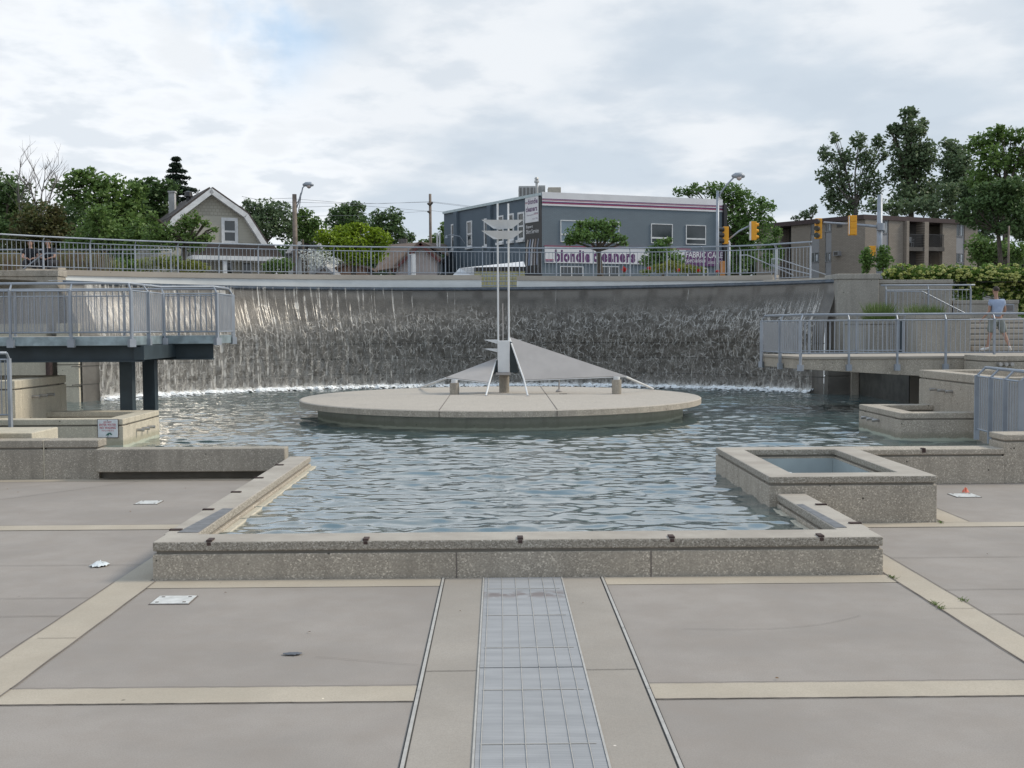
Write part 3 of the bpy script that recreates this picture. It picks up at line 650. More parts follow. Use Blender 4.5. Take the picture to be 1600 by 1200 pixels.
tube([pp(697, 591, 30.2), Vector((-2.25, 33.2, .70))], .028); tube([pp(978, 588.7, 30.0), Vector((4.25, 31.6, .70))], .028)
tube([pp(697, 591, 30.18), pp(764, 598.6, 29.93)], .010, 'sail_edge'); tube([pp(819, 594.8, 29.93), pp(978, 588.6, 29.98)], .010, 'sail_edge')
for px, py, y in ((710, 597, 30.1), (963.5, 592, 29.9)):
    q = pp(px, py, y); MB().cyl(q.x, y, .66, q.z-.02, .125, 20).build('pedestal', M_AGGD, sc_t); MB().cyl(q.x, y, q.z-.018, q.z+.06, .085, 16).build('bearing', M_WHITE, sc_t)
q = pp(873.5, 595, 31.0); s = MB(); s.cyl(q.x, 31.0, .67, q.z+.05, .02, 8); s.lathe(q.x, 31.0, [(.09, .665), (.09, .69), (.03, .74)], 14); s.build('prop', M_SAIL, sc_t)
q = G(880, 615.8, .66); MB().box(q.x-.10, q.x+.10, q.y-.08, q.y+.08, .655, .672).build('base_plate', M_JOINT, sc_t)
for p_ in (G(824.6, 618.5, .67), G(759.4, 618.2, .67)): MB().box(p_.x-.06, p_.x+.06, p_.y-.05, p_.y+.05, .655, .673).build('base_plate', M_SAIL, sc_t)

# ============================================================ RAILINGS
mscr, N = newmat('perforated_screen'); pos = N.n('ShaderNodeNewGeometry').outputs['Position']
v_ = N.n('ShaderNodeTexVoronoi', {'Vector': pos, 'Scale': 90.}); hol = N.ss(v_.outputs['Distance'], .40, .55)
p_ = N.n('ShaderNodeBsdfPrincipled', {'Base Color': (.34, .345, .36), 'Roughness': .5, 'Metallic': .3}); tr = N.n('ShaderNodeBsdfTransparent')
mxs = N.n('ShaderNodeMixShader', {0: N.m('ADD', N.m('MULTIPLY', N.n('ShaderNodeLayerWeight', {'Blend': .5}).outputs['Facing'], .75), N.m('ADD', N.m('MULTIPLY', hol, .2), .16), clamp=True), 1: tr.outputs[0], 2: p_.outputs[0]}); N.n('ShaderNodeOutputMaterial', {0: mxs.outputs[0]})
def resample(path, sp):
    out = [Vector(path[0])]
    for a, b in zip(path, path[1:]):
        a, b = Vector(a), Vector(b); n = max(1, round((b-a).length/sp))
        out += [a+(b-a)*(i/n) for i in range(1, n+1)]
    return out
def railing(lab, path, H=1.07, sp=1.3, bsp=.14, off=.12, side=1, below=0., screen=False, pw=.045, name='railing', mat=None, group=None, dense=None, drop=.13, bot=.09, rr=.028, br=.009, ext=0., flange=False):
    mat = mat or M_STEEL; path = [Vector(p) for p in path]
    t = thing(name, lab, 'railing', path[0], group)
    posts = dense or resample(path, sp)
    nrm = []
    for i, p in enumerate(posts):
        tt = (posts[min(i+1, len(posts)-1)]-posts[max(i-1, 0)]); nn = Vector((-tt.y, tt.x, 0)).normalized()*side; nrm.append(nn)
    up = Vector((0, 0, 1))
    top = [p+up*H+n*off for p, n in zip(posts, nrm)]
    if ext: top = [top[0]-(top[1]-top[0]).normalized()*ext]+top+[top[-1]+(top[-1]-top[-2]).normalized()*ext]
    MB().tube(top, rr, 8).build('handrail', mat, t, smooth=True)
    for i, (p, n) in enumerate(zip(posts, nrm)):
        a = math.atan2(n.y, n.x)
        s = MB(); s.box(p.x-pw*.75, p.x+pw*.75, p.y-pw*.42, p.y+pw*.42, p.z-below, p.z+H-drop, a, (p.x, p.y, 0))
        s.tube([p+up*(H-drop-.01), p+up*H+n*off], pw*.38, 6)
        if flange: s.box(p.x-pw*1.1, p.x+pw*1.1, p.y-pw*1.3, p.y+pw*1.3, p.z-below, p.z-below+.16, a, (p.x, p.y, 0))
        s.build('post', mat, t)
    for p, q in zip(posts, posts[1:]):
        s = MB(); L = (q-p).length; k = max(1, round(L/bsp))
        for h in (H-drop-.02, bot): s.tube([p+up*h, q+up*h], .016, 4)
        for j in range(1, k):
            c = p+(q-p)*(j/k); s.tube([c+up*bot, c+up*(H-drop-.02)], br, 4, cap=False)
        s.build('baluster_panel', mat, t)
        if screen:
            d_ = (q-p).normalized(); nn = Vector((-d_.y, d_.x, 0))*side*.02
            MB().quad(p+up*(bot+.02)+nn, q+up*(bot+.02)+nn, q+up*(H-drop-.05)+nn, p+up*(H-drop-.05)+nn).build('mesh_screen', mscr, t)
    return t

# curved parapet behind the weir
def th_of(px, r, z=4.3):
    best = None
    for i in range(2000):
        th = R(20)+(R(170)-R(20))*i/2000; x, y = arc(th, r); v = CM.transposed() @ Vector((x, y, z-CAM_H)); q = 800+FPX*v.x/-v.z
        if best is None or abs(q-px) < best[0]: best = (abs(q-px), th)
    return best[1]
def zf(th): t = min(1, max(0, (R(92)-th)/R(42))); l = min(1, max(0, (th-R(100))/R(50))); return -.22*t-.05*l
tA, tB, tC, tD, tE, tF = th_of(91, 15.3), th_of(752, 15.3), th_of(807, 15.3), th_of(1208, 15.3), th_of(1259, 15.0), th_of(1310, 14.8)
par_l = thing('parapet', 'long curved white parapet above the waterfall, left of the central gap', 'parapet', (-8, 42, 4)) 
par_r = thing('parapet', 'curved white parapet above the waterfall, right of the central gap', 'parapet', (5, 43, 4))
def lwide0(th): return 1.9*max(0, min(1.4, (th-R(118))/R(38)))**1.6
for par, a, b in ((par_l, tA, tB), (par_r, tC, tD)):
    sweep([(15.27, 4.26), (15.27, 4.44), (15.72, 4.44), (15.72, 4.26)], a, b, 60, 'coping', M_CAP, par, zfun=zf, rfun=lambda t: lwide0(t))
    sweep([(15.32, 3.90), (15.32, 4.257), (15.65, 4.257), (15.65, 3.90)], a, b, 60, 'fascia', M_FASCIA, par, zfun=zf, rfun=lambda t: lwide0(t))
low_p = thing('parapet', 'short lower grey coping at the right end of the weir beside the big pier', 'parapet', (10.5, 39, 4))
sweep([(14.7, 3.85), (14.7, 4.02), (15.3, 4.02), (15.3, 3.85)], tD+.004, tF, 14, 'coping', M_CAP, low_p)
sweep([(14.75, 3.5), (14.75, 3.848), (15.2, 3.848), (15.2, 3.5)], tD+.004, tF, 14, 'fascia', M_AGGD, low_p)
def arcpath(a, b, r, sp, z=4.44, zfun=zf):
    n = max(1, round(abs(b-a)*r/sp)); return [Vector((*arc(a+(b-a)*i/n, r), z+zfun(a+(b-a)*i/n))) for i in range(n+1)]
def lwide(th): return 1.9*max(0, min(1.4, (th-R(118))/R(38)))**1.6
pts = arcpath(th_of(-60, 15.45), tD-.004, 15.45, 1.42)
pts = [Vector((*arc(math.atan2(p.y-CY, p.x-CX), 15.45+lwide(math.atan2(p.y-CY, p.x-CX))), p.z)) for p in pts]
railing('long curved grey steel railing running along the parapet above the waterfall', pts, H=1.06, dense=pts, bsp=.142, side=-1, off=-.14 if False else .14, ext=.15)
pts = arcpath(tD-.006, tE, 15.3, 1.3, z=4.0, zfun=lambda t: 0)
railing('short grey steel railing at the right end of the parapet above the waterfall', pts, H=1.28, dense=pts, bsp=.142, side=-1, off=.14, ext=.12)
gp = thing('gap_railing', 'short low grey railing panel closing the central gap of the parapet', 'railing', (0, 44.8, 4))
s = MB(); a_, b_ = arc(tB, 15.45), arc(tC, 15.45)
for z in (4.03, 4.20, 4.40): s.tube([(a_[0], a_[1], z), (b_[0], b_[1], z)], .022, 5)
for i in range(1, 12): xx = a_[0]+(b_[0]-a_[0])*i/12; s.tube([(xx, a_[1], 4.03), (xx, a_[1], 4.53)], .010, 4)
s.build('baluster_panel', M_STEEL, gp)
MB().box(a_[0]-.02, b_[0]+.02, a_[1]-.2, a_[1]+.25, 3.78, 3.98).build('sill', M_AGGD, gp)

# end piers and side walls of the fountain
M_PIER = concrete('pier_concrete', (.31, .295, .265), .45, stain=.4)
pr = thing('wall_pier', 'big square concrete pier with a cap at the right end of the waterfall', 'pier', (11.6, 37.8, 0))
MB().box(10.98, 12.32, 37.2, 38.6, -.3, 3.90).build('shaft', M_PIER, pr, bevel=.02); MB().box(10.95, 12.35, 37.17, 38.63, 3.905, 4.08).build('cap', M_PIER, pr, bevel=.02)
s = MB(); s.box(10.95, 12.35, 37.19, 38.6, 2.97, 3.0) if False else None
sw = thing('side_wall', 'banded concrete side wall low at the right end of the waterfall under the bridge', 'wall', (11.2, 37, 0))
s = MB()
for z0, z1 in ((-.3, .78), (.80, 1.30), (1.32, 1.6)): s.box(10.55, 14., 36.75, 37.18, z0, z1)
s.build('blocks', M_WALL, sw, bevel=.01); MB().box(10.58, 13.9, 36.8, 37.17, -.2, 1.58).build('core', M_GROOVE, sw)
MB().box(11.28, 11.5, 36.6, 36.745, -.3, 1.55).build('pilaster', M_AGGD, sw)
pl = thing('wall_pier', 'grey concrete wall end with a cap at the left end of the waterfall', 'pier', (-14.5, 36.6, 0))
q = P(90, 422, 36.4); MB().box(-19, q.x-.002, 36.4, 37.1, -.3, q.z-.20).build('shaft', M_AGGD, pl, bevel=.02); MB().box(-19, q.x+.03, 36.37, 37.13, q.z-.195, q.z).build('cap', M_AGGD, pl, bevel=.02)
lb = thing('side_wall', 'banded tan concrete wall at the left end of the waterfall behind the steel deck', 'wall', (-13.6, 35.6, 0))
s = MB()
q0, q1 = P(90, 600, 35.2), P(124, 600, 35.2)
for z0, z1 in ((-.3, .66), (.685, 1.33), (1.355, 1.95), (1.975, 2.6)): s.box(q0.x, q1.x, 35.2, 35.9, z0, z1)
s.build('blocks', M_TAN, lb, bevel=.012); MB().box(q0.x+.03, q1.x-.03, 35.23, 35.8, -.2, 2.58).build('core', M_GROOVE, lb)
q0 = P(84, 600, 35.2); MB().box(-19, q0.x-.25, 35.35, 35.8, -.3, 2.6).build('wall', M_TAN, lb)
q0 = P(77, 600, 35.1); t = thing('downpipe', 'dark rusty brown downpipe on the tan wall behind the steel deck', 'pipe', (q0.x, 35.1, 0)); MB().cyl(q0.x, 35.12, -.2, 2.2, .10, 12).build('pipe', M_RUST, t)

# ------------------------------------------------------------ left steel deck
dk = thing('steel_deck', 'raised blue grey steel viewing deck over the left of the pool', 'deck', (-8, 24, 2.26))
MB().prism([(-16, 22.9), (-7.30, 22.9), (-7.30, 25.1), (-6.16, 25.1), (-6.16, 26.6), (-16, 26.6)], 2.20, 2.26).build('floor', M_CAP, dk)
s = MB()
s.box(-16, -7.27, 22.84, 22.90, 2.09, 2.27); s.box(-7.298, -7.24, 22.90, 25.04, 2.09, 2.27); s.box(-7.238, -6.12, 25.04, 25.098, 2.09, 2.27); s.box(-6.158, -6.10, 25.10, 26.6, 2.09, 2.27)
s.build('edge_channel', M_GALV, dk, bevel=.006)
def ibeam(x0, x1, y, z0, z1, w=.22):
    s = MB(); s.box(x0, x1, y-w/2, y+w/2, z1-.025, z1); s.box(x0, x1, y-w/2, y+w/2, z0, z0+.025); s.box(x0, x1, y-.012, y+.012, z0+.025, z1-.025); return s
ibeam(-16, -7.12, 23.15, 1.76, 2.085).build('beam', M_STEELD, dk); ibeam(-7.9, -6.25, 25.35, 1.74, 2.085).build('beam', M_STEELD, dk); ibeam(-16, -7, 26.2, 1.76, 2.085).build('beam', M_STEELD, dk)
MB().box(-7.26, -7.06, 23.04, 26.0, 1.80, 2.08).build('beam', M_STEELD, dk)
for px, y in ((199, 24.1), (234.5, 24.9)):
    q = P(px, 600, y); s = MB(); s.box(q.x-.12, q.x+.12, y-.125, y-.10, -.3, 1.755); s.box(q.x-.12, q.x+.12, y+.10, y+.125, -.3, 1.755); s.box(q.x-.012, q.x+.012, y-.1, y+.1, -.3, 1.755)
    s.box(q.x+.121, q.x+.135, y-.12, y+.12, -.3, 1.75); s.build('column', M_STEELD, dk)
railing('blue grey steel railing with mesh screens round the raised steel deck', [(-16.7, 22.80, 2.26), (-7.22, 22.80, 2.26), (-7.22, 25.0, 2.26), (-6.07, 25.0, 2.26), (-6.07, 26.5, 2.26), (-16, 26.5, 2.26)],
        H=1.06, sp=1.17, bsp=.12, off=.10, side=1, below=.2, screen=True, pw=.05, mat=M_STEEL, flange=True)

# ------------------------------------------------------------ right concrete bridge
brd = thing('concrete_bridge', 'pebbly concrete footbridge over the right of the pool', 'bridge', (9, 30.5, 1.6))
s = MB(); x0, x1 = 7.62, 13.6
def brz(x): return 1.62-.30-.26*min(1, (x-7.4)/4.2)
n = 10; top, bot = [], []
for i in range(n+1):
    f = i/n; top.append((7.75+(13.6-7.75)*f, 29.25-.1*f)); 
vs, fs = [], []
for i, (x, y) in enumerate(top):
    xb = 7.35+(13.6-7.35)*i/n; zb = brz(x)
    vs += [(x, y, 1.55), (x, y, zb), (xb, 32.1, zb), (xb, 32.1, 1.55)]
for i in range(n):
    a, b = i*4, i*4+4; fs += [(a, b, b+1, a+1), (a+1, b+1, b+2, a+2), (a+2, b+2, b+3, a+3), (a+3, b+3, b, a)]
fs += [(0, 1, 2, 3), (n*4+3, n*4+2, n*4+1, n*4)]
s.add(vs, fs); s.build('girder', M_AGG, brd, bevel=.01)
MB().prism([(7.72, 29.22), (13.62, 29.12), (13.62, 32.14), (7.32, 32.14)], 1.553, 1.62).build('deck', M_CAP, brd, bevel=.01)
railing('grey steel railing round the concrete footbridge in front of the walking man', [(11.3, 32.0, 1.62), (7.30, 31.9, 1.62), (7.66, 29.12, 1.62), (15.0, 28.98, 1.62)],
        H=1.07, sp=1.30, bsp=.125, off=.10, side=1, below=.36, pw=.05, flange=True)
q = P(1220, 530, 30); MB().quad((7.31, 31.7, 1.72), (7.66, 29.2, 1.72), (7.66, 29.2, 2.5), (7.31, 31.7, 2.5)).build('mesh_screen', mscr, brd)
# near side railings at the picture's edges
railing('grey railing with a mesh screen stepping down at the right edge of the plaza', [(8.36, 20.0, .50), (8.20, 17.95, .50)], H=1.16, sp=.8, bsp=.11, off=.14, side=1, below=.10, screen=True, pw=.055)
t = railing('short grey slatted railing at the left edge above the pier', [(-8.75, 20.7, .80), (-12, 20.7, .80)], H=1.20, sp=1.5, bsp=.075, off=.10, side=1, below=.15, pw=.06, drop=.10)

# ============================================================ TERRAIN BEYOND
mgrd = plain('asphalt_ground', (.11, .11, .105), .9, 0, .15, .3); mgrass = plain('lawn', (.07, .11, .03), .9, 0, .3, 1.)
structure(MB().quad((-1600, -1600, -.03), (1600, -1600, -.03), (1600, 18.6, -.03), (-1600, 18.6, -.03)).build('ground', mgrd))
m = MB(); n = 60
for i in range(n):
    a, b = R(165)-(R(131)*i/n), R(165)-(R(131)*(i+1)/n)
    m.quad((*arc(a, 15.6), 3.95), (*arc(b, 15.6), 3.95), (*arc(b, 24), 3.95), (*arc(a, 24), 3.95))
structure(m.build('promenade', M_CAP))
m = MB()
for i in range(n):
    a, b = R(165)-(R(131)*i/n), R(165)-(R(131)*(i+1)/n)
    m.quad((*arc(a, 24), 3.9), (*arc(b, 24), 3.9), (*arc(b, 1600), 3.9), (*arc(a, 1600), 3.9))
m.quad((12.36, 38.6, 3.86), (1600, 38.6, 3.86), (1600, 1500, 3.86), (12.36, 1500, 3.86)); m.quad((-1600, 37.1, 3.86), (-16, 37.1, 3.86), (-16, 1500, 3.86), (-1600, 1500, 3.86))
structure(m.build('street', mgrd))
m = MB(); m.box(-60, -19, 18.96, 37.1, -.3, .6); m.box(15.51, 60, 17.86, 30, -.3, .6)
structure(m.build('terrace', M_PLAZA))
m = MB(); m.box(11.55, 60, 32.15, 37.19, -.3, 1.60); m.box(13.63, 60, 29.1, 32.14, -.3, 1.61)
structure(m.build('upper_terrace', M_CAP)); m = MB(); m.box(11.52, 11.545, 32.16, 36.6, -.3, 1.3); tag(m.build('abutment_wall', plain('shade_tinted_concrete', (.06, .058, .05), .7, 0, .3, 3)), 'concrete abutment wall under the footbridge, coloured dark for the shade there', 'wall')  # abutment colour is painted dark to carry the shade under the bridge

# ------------------------------------------------------------ right terrace: walls, stairs, planters
def wallbox(name, lab, x0, x1, y0, y1, z0, z1, cap=.12, mat=None, cat='wall'):
    t = thing(name, lab, cat, ((x0+x1)/2, y0, z0)); mat = mat or M_PIER
    MB().box(x0, x1, y0, y1, z0, z1-cap-.015).build('wall', mat, t, bevel=.012); MB().box(x0-.02, x1+.02, y0-.02, y1+.02, z1-cap, z1).build('coping', mat, t, bevel=.012)
    MB().box(x0+.02, x1-.02, y0+.02, y1-.02, z1-cap-.02, z1-cap+.005).build('shadow_groove', M_GROOVE, t); return t
wallbox('retaining_wall', 'pale concrete wall block behind the footbridge railing, left of the walking man', P(1431, 500, 33.2).x, P(1517, 500, 33.2).x, 33.2, 34.6, 1.6, P(1470, 491.5, 33.2).z)
wb = wallbox('planter_box', 'grey concrete planter wall under the ornamental grasses behind the footbridge', 10.9, P(1430, 500, 34.3).x, 34.3, 36.3, 1.25, P(1380, 500, 34.3).z)
q = P(1411.5, 520, 33.9); t = thing('downpipe', 'dark blue steel pipe standing against the planter wall', 'pipe', (q.x, 33.9, 1.6)); MB().cyl(q.x, 34.1, 1.55, 2.55, .07, 12).build('pipe', M_STEELD, t)
wallbox('retaining_wall', 'grey concrete wall behind the upper right railing, below the flowering hedge', 12.38, P(1488, 440, 37.5).x, 37.5, 37.9, 1.6, P(1440, 437, 37.5).z)
wv_ = wallbox('retaining_wall', 'grey concrete wall with a small vent beside the walking man', P(1488, 440, 37.6).x+.06, P(1591, 480, 37.6).x, 37.6, 38.0, 1.6, P(1540, 469, 37.6).z)
F = Frame((0, 37.6, 0), (1, 0, 0)); u0, v0 = F.uv(1569, 487); u1, v1 = F.uv(1584, 475); s = MB().fbox(F, u0, u1, v0, v1, 0, .03)
vt = s.build('vent', M_STEEL, wv_); s = MB()
for k in range(5): s.fbox(F, u0+.03, u1-.03, v0+.03+k*(v1-v0-.06)/5, v0+.045+k*(v1-v0-.06)/5+.01, .03, .04)
s.build('louvre', M_JOINT, vt)
st = thing('stairs', 'concrete stairs rising behind the walking man', 'stairs', (16, 34, 1.6)); xs0 = P(1519, 530, 34).x
for k in range(6):
    s = MB(); s.box(xs0, 22, 34.0+.36*k, 36.6, 1.6+.168*k, 1.6+.168*(k+1)-.004); s.build('step', M_CAP, st, bevel=.012)
    MB().box(xs0+.01, 22, 34.0+.36*k-.012, 34.0+.36*k-.002, 1.6+.168*k+.004, 1.6+.168*k+.05).build('riser_shadow_gap', M_GROOVE, st)
railing('grey steel railing above the ornamental grasses at the upper right', [(12.35, 36.6, 2.62), (P(1517, 440, 36.6).x, 36.6, 2.62)], H=1.06, sp=1.35, bsp=.13, off=.06, side=1, below=.9, ext=.15)
hr = thing('handrail', 'thin steel handrail sloping down the stairs behind the upper right railing', 'handrail', (14, 37, 2.6))
MB().tube([P(1386, 455, 37), P(1441, 455.5, 37), P(1508, 489.5, 37)], .022, 8).build('rail', M_STEEL, hr); 
for px, py in ((1400, 456), (1470, 471)): q = P(px, py, 37.); MB().tube([q, (q.x, 37., 2.4)], .018, 6).build('support', M_STEEL, hr)
hr = thing('handrail', 'double steel handrails sloping down to the right behind the end of the parapet railing', 'handrail', (10, 42, 4))
for pts in ([(1155, 399), (1168, 398.5), (1240, 430)], [(1205, 405), (1215, 404), (1290, 429)], [(1205, 412), (1212, 416), (1268, 429)]):
    MB().tube([P(a, b, 43.) for a, b in pts], .022, 6).build('rail', M_STEEL, hr)
for px, py in ((1156, 400), (1206, 405), (1206, 416)): q = P(px, py, 43.); MB().tube([q, (q.x, 43., 3.9)], .018, 6).build('support', M_STEEL, hr)
railing('second grey railing standing behind the curved one at the far left', [(-20.5, 41.8, 4.2), (P(267, 390, 42).x, 42.0, 4.17)], H=1.12, sp=1.7, bsp=.16, off=.08, side=1, below=.3)
hr = thing('handrail', 'sloping steel stair handrail in front of the two seated people', 'handrail', (-17, 39.2, 4))
MB().tube([P(33, 423, 38.6), P(62, 401, 38.6), P(72, 396, 38.6), P(92, 396, 38.6)], .022, 6).build('rail', M_STEEL, hr)

# ============================================================ FOLIAGE
def leafmat(name, c1, c2, c3, tr_=.33):
    m, N = newmat(name); g = N.n('ShaderNodeNewGeometry'); pos = g.outputs['Position']
    col = N.ramp(g.outputs['Random Per Island'], [(0, c1), (.5, c2), (1, c3)])
    col = N.mix(N.m('MULTIPLY', N.ss(N.noise(pos, .8, 3), .35, .65), .4), col, c3)
    a = N.n('ShaderNodeBsdfPrincipled', {'Base Color': col, 'Roughness': .55, 'Specular IOR Level': .35}); b = N.n('ShaderNodeBsdfTranslucent', {'Color': col})
    x = N.n('ShaderNodeMixShader', {0: tr_, 1: a.outputs[0], 2: b.outputs[0]}); N.n('ShaderNodeOutputMaterial', {0: x.outputs[0]}); return m
L_MID = leafmat('leaves_mid', (.075, .13, .032), (.12, .20, .05), (.17, .27, .075))
L_DARK = leafmat('leaves_dark', (.05, .09, .034), (.085, .145, .05), (.125, .20, .072))
L_MAPLE = leafmat('leaves_maple', (.06, .12, .025), (.10, .185, .045), (.16, .27, .08))
L_LIME = leafmat('leaves_lime', (.11, .18, .010), (.19, .29, .018), (.28, .38, .03))
L_POP = leafmat('leaves_poplar', (.065, .11, .048), (.115, .175, .08), (.20, .26, .15))
L_BROWN = leafmat('leaves_brownish', (.045, .065, .02), (.08, .095, .03), (.13, .11, .045))
L_SPR = leafmat('needles', (.010, .022, .014), (.018, .034, .020), (.03, .052, .03), .1)
L_HED = leafmat('leaves_hedge', (.06, .12, .02), (.11, .20, .035), (.18, .28, .06))
L_YEL = leafmat('leaves_yellowgreen', (.08, .12, .02), (.14, .18, .03), (.26, .27, .06))
L_FLOW = leafmat('flower_heads', (.30, .36, .08), (.46, .50, .15), (.60, .62, .30))
L_GRS = leafmat('grass_blades', (.05, .09, .02), (.09, .15, .035), (.14, .20, .06))
L_PINK = leafmat('grass_plumes', (.22, .16, .11), (.30, .22, .16), (.20, .22, .09))
L_RED = leafmat('red_petals', (.45, .02, .02), (.55, .03, .03), (.6, .06, .05))
L_WHT = leafmat('white_blossom', (.55, .58, .55), (.7, .72, .68), (.8, .82, .78))
M_BARK = plain('bark', (.085, .07, .055), .95, 0, .3, 6); M_BARKG = plain('bark_grey', (.17, .155, .145), .95, 0, .25, 6)
def leaves(name, blobs, mat, par, leaf=.2, dens=1., seed=0, asp=1.7, sub=9, upb=.3, sub_r=.42, droop=0.):
    """blobs: (centre, rx, ry, rz); every leaf a small folded face; clumps spread through the volume"""
    rs = np.random.RandomState(seed); PT = []; SZ = []
    for c, rx, ry, rz in blobs:
        c = np.array(c); r3 = np.array([rx, ry, rz])
        vol = (rx*rz)**.5; n = int(dens*66*(rx*rz)/(leaf*leaf))
        k = max(4, int(sub*1.8*(1+vol*.8))); d_ = rs.normal(size=(k, 3)); d_ /= np.linalg.norm(d_, axis=1)[:, None]
        r3 = r3*1.18; sc0 = c + d_*r3*(rs.rand(k, 1)**.45)*.82; wt = rs.uniform(.4, 1.6, k); wt /= wt.sum()
        ci = rs.choice(k, n, p=wt); e = rs.normal(size=(n, 3)); e /= np.linalg.norm(e, axis=1)[:, None]
        rad = sub_r*rs.uniform(.55, 1.15, k)[ci][:, None]
        Q = sc0[ci] + e*(rs.rand(n, 1)**.5)*rad*np.array([vol, vol*.9, vol*.72]); fill = rs.rand(n) < .5; e2 = rs.normal(size=(n, 3)); e2 /= np.linalg.norm(e2, axis=1)[:, None]; Q[fill] = (c+e2*r3*(rs.rand(n, 1)**.4))[fill]; PT.append(Q)
    Pn = np.concatenate(PT); n = len(Pn)
    a = rs.normal(size=(n, 3)); a[:, 2] = a[:, 2]*.6-droop; a /= np.linalg.norm(a, axis=1)[:, None]
    b = rs.normal(size=(n, 3)); b -= a*(a*b).sum(1)[:, None]; b /= np.linalg.norm(b, axis=1)[:, None]
    s = (leaf*rs.uniform(.55, 1.3, n))[:, None]; nn = np.cross(a, b)*s*.12
    V = np.stack([Pn-a*s*.5, Pn+b*s*.5/asp+nn, Pn+a*s*.5, Pn-b*s*.5/asp+nn], 1).reshape(-1, 3)
    Fc = np.arange(n*4).reshape(-1, 4)
    return raw_mesh(name, V, Fc, mat, par)
ZG = 3.9
def tree(name, lab, Y, blobs, mat, leaf=.22, dens=1., trunk=None, seed=1, group=None, ry=.8, bark=None, tr_r=.2, droop=0., sub=9, asp=1.7, limbs=True, zg=ZG, sub_r=.42, cat='tree'):
    """blobs are (px, py, radius px, [radius y px]) seen in the photograph, given real distance, size and depth"""
    s_ = Y/FPX; rs = random.Random(seed); B = []
    for b in blobs:
        c = P(b[0], b[1], Y); rx = b[2]*s_; rz = (b[3] if len(b) > 3 else b[2])*s_; c.y += rs.uniform(-.5, .5)*rx*1.2
        B.append((tuple(c), rx, rx*ry, rz))
    tx = P(trunk if trunk is not None else blobs[0][0], 500, Y).x; t = thing(name, lab, cat, (tx, Y, zg), group)
    top = max(c[2] for c, *_ in B); cen = sum((Vector(c) for c, *_ in B), Vector())/len(B)
    s = MB(); hub = Vector((tx+(cen.x-tx)*.5, Y, zg+(cen.z-zg)*.72)); s.tube([(tx, Y, zg-.2), (tx+.03, Y+.02, zg+(hub.z-zg)*.5), hub], [tr_r, tr_r*.8, tr_r*.62], 8)
    if limbs:
        for c, rx, ry_, rz in B:
            c = Vector(c); mid = hub.lerp(c, .5)+Vector((rs.uniform(-.2, .2), 0, .25*rz)); s.tube([hub, mid, c, c+Vector((rs.uniform(-.4, .4)*rx, 0, rz*.6))], [tr_r*.4, tr_r*.24, tr_r*.13, .012], 6)
            for k in range(3):
                e = c+Vector((rs.uniform(-.8, .8)*rx, rs.uniform(-.5, .5)*rx, rs.uniform(-.2, .8)*rz)); s.tube([mid, mid.lerp(e, .6)+Vector((0, 0, .1)), e], [tr_r*.16, tr_r*.09, .008], 5)
    s.build('trunk', bark or M_BARK, t, smooth=True)
    leaves('crown', B, mat, t, leaf, dens, seed, asp, sub, droop=droop, sub_r=sub_r); return t
tree('leafy_tree', 'dark green tree at the far left edge behind the railing', 60, [(2, 330, 45, 55), (-30, 300, 40), (25, 372, 40, 32), (18, 300, 20, 16)], L_DARK, .26, 1.0, seed=2)
tree('leafy_tree', 'brownish green mixed thicket tree below the bare tree', 57, [(60, 358, 34, 40), (95, 380, 36, 28), (40, 385, 34, 24), (85, 340, 16, 20), (115, 368, 18)], L_BROWN, .20, 1.0, seed=3)
tree('sumac_tree', 'broad dark green layered tree left of the spruce', 64, [(105, 292, 26, 12), (128, 280, 22, 13), (150, 285, 24, 15), (178, 290, 24, 17), (165, 315, 34, 24), (120, 312, 26, 13), (205, 300, 22, 18), (138, 268, 12, 8), (190, 330, 34, 28), (205, 355, 30, 22)], L_MID, .34, 1.0, trunk=150, seed=4, asp=2.2, sub_r=.36)
tree('leafy_tree', 'dark rounded tree between the layered tree and the gambrel house', 68, [(236, 300, 26, 22), (258, 295, 20, 15), (225, 325, 30, 26), (250, 335, 26, 26), (212, 290, 14, 10)], L_DARK, .28, 1.05, trunk=240, seed=5)
tree('leafy_tree', 'mid green bushy tree low behind the railing, left of the house', 54, [(150, 365, 40, 27), (120, 385, 26, 16), (190, 378, 32, 22), (215, 365, 18, 22), (162, 340, 24, 18)], L_MID, .19, 1.0, trunk=165, seed=6)
tree('leafy_tree', 'light green feathery tree in front of the gambrel house', 52, [(245, 372, 20, 22), (268, 370, 20, 20), (290, 358, 14, 22), (306, 345, 10, 14), (302, 380, 18, 14), (322, 350, 8, 6), (325, 372, 12, 7), (335, 359, 7, 4), (240, 340, 9, 10)], L_MID, .16, .9, trunk=285, seed=7, sub_r=.36)
tree('leafy_tree', 'dense dark green trees filling behind the layered tree, low at the left', 70, [(20, 345, 30, 22), (60, 335, 24, 18), (100, 330, 26, 22), (145, 340, 30, 26), (185, 345, 26, 26), (225, 350, 24, 22), (120, 365, 40, 24), (205, 375, 40, 22), (255, 365, 16, 20), (60, 375, 40, 20)], L_DARK, .26, .9, trunk=140, seed=61)
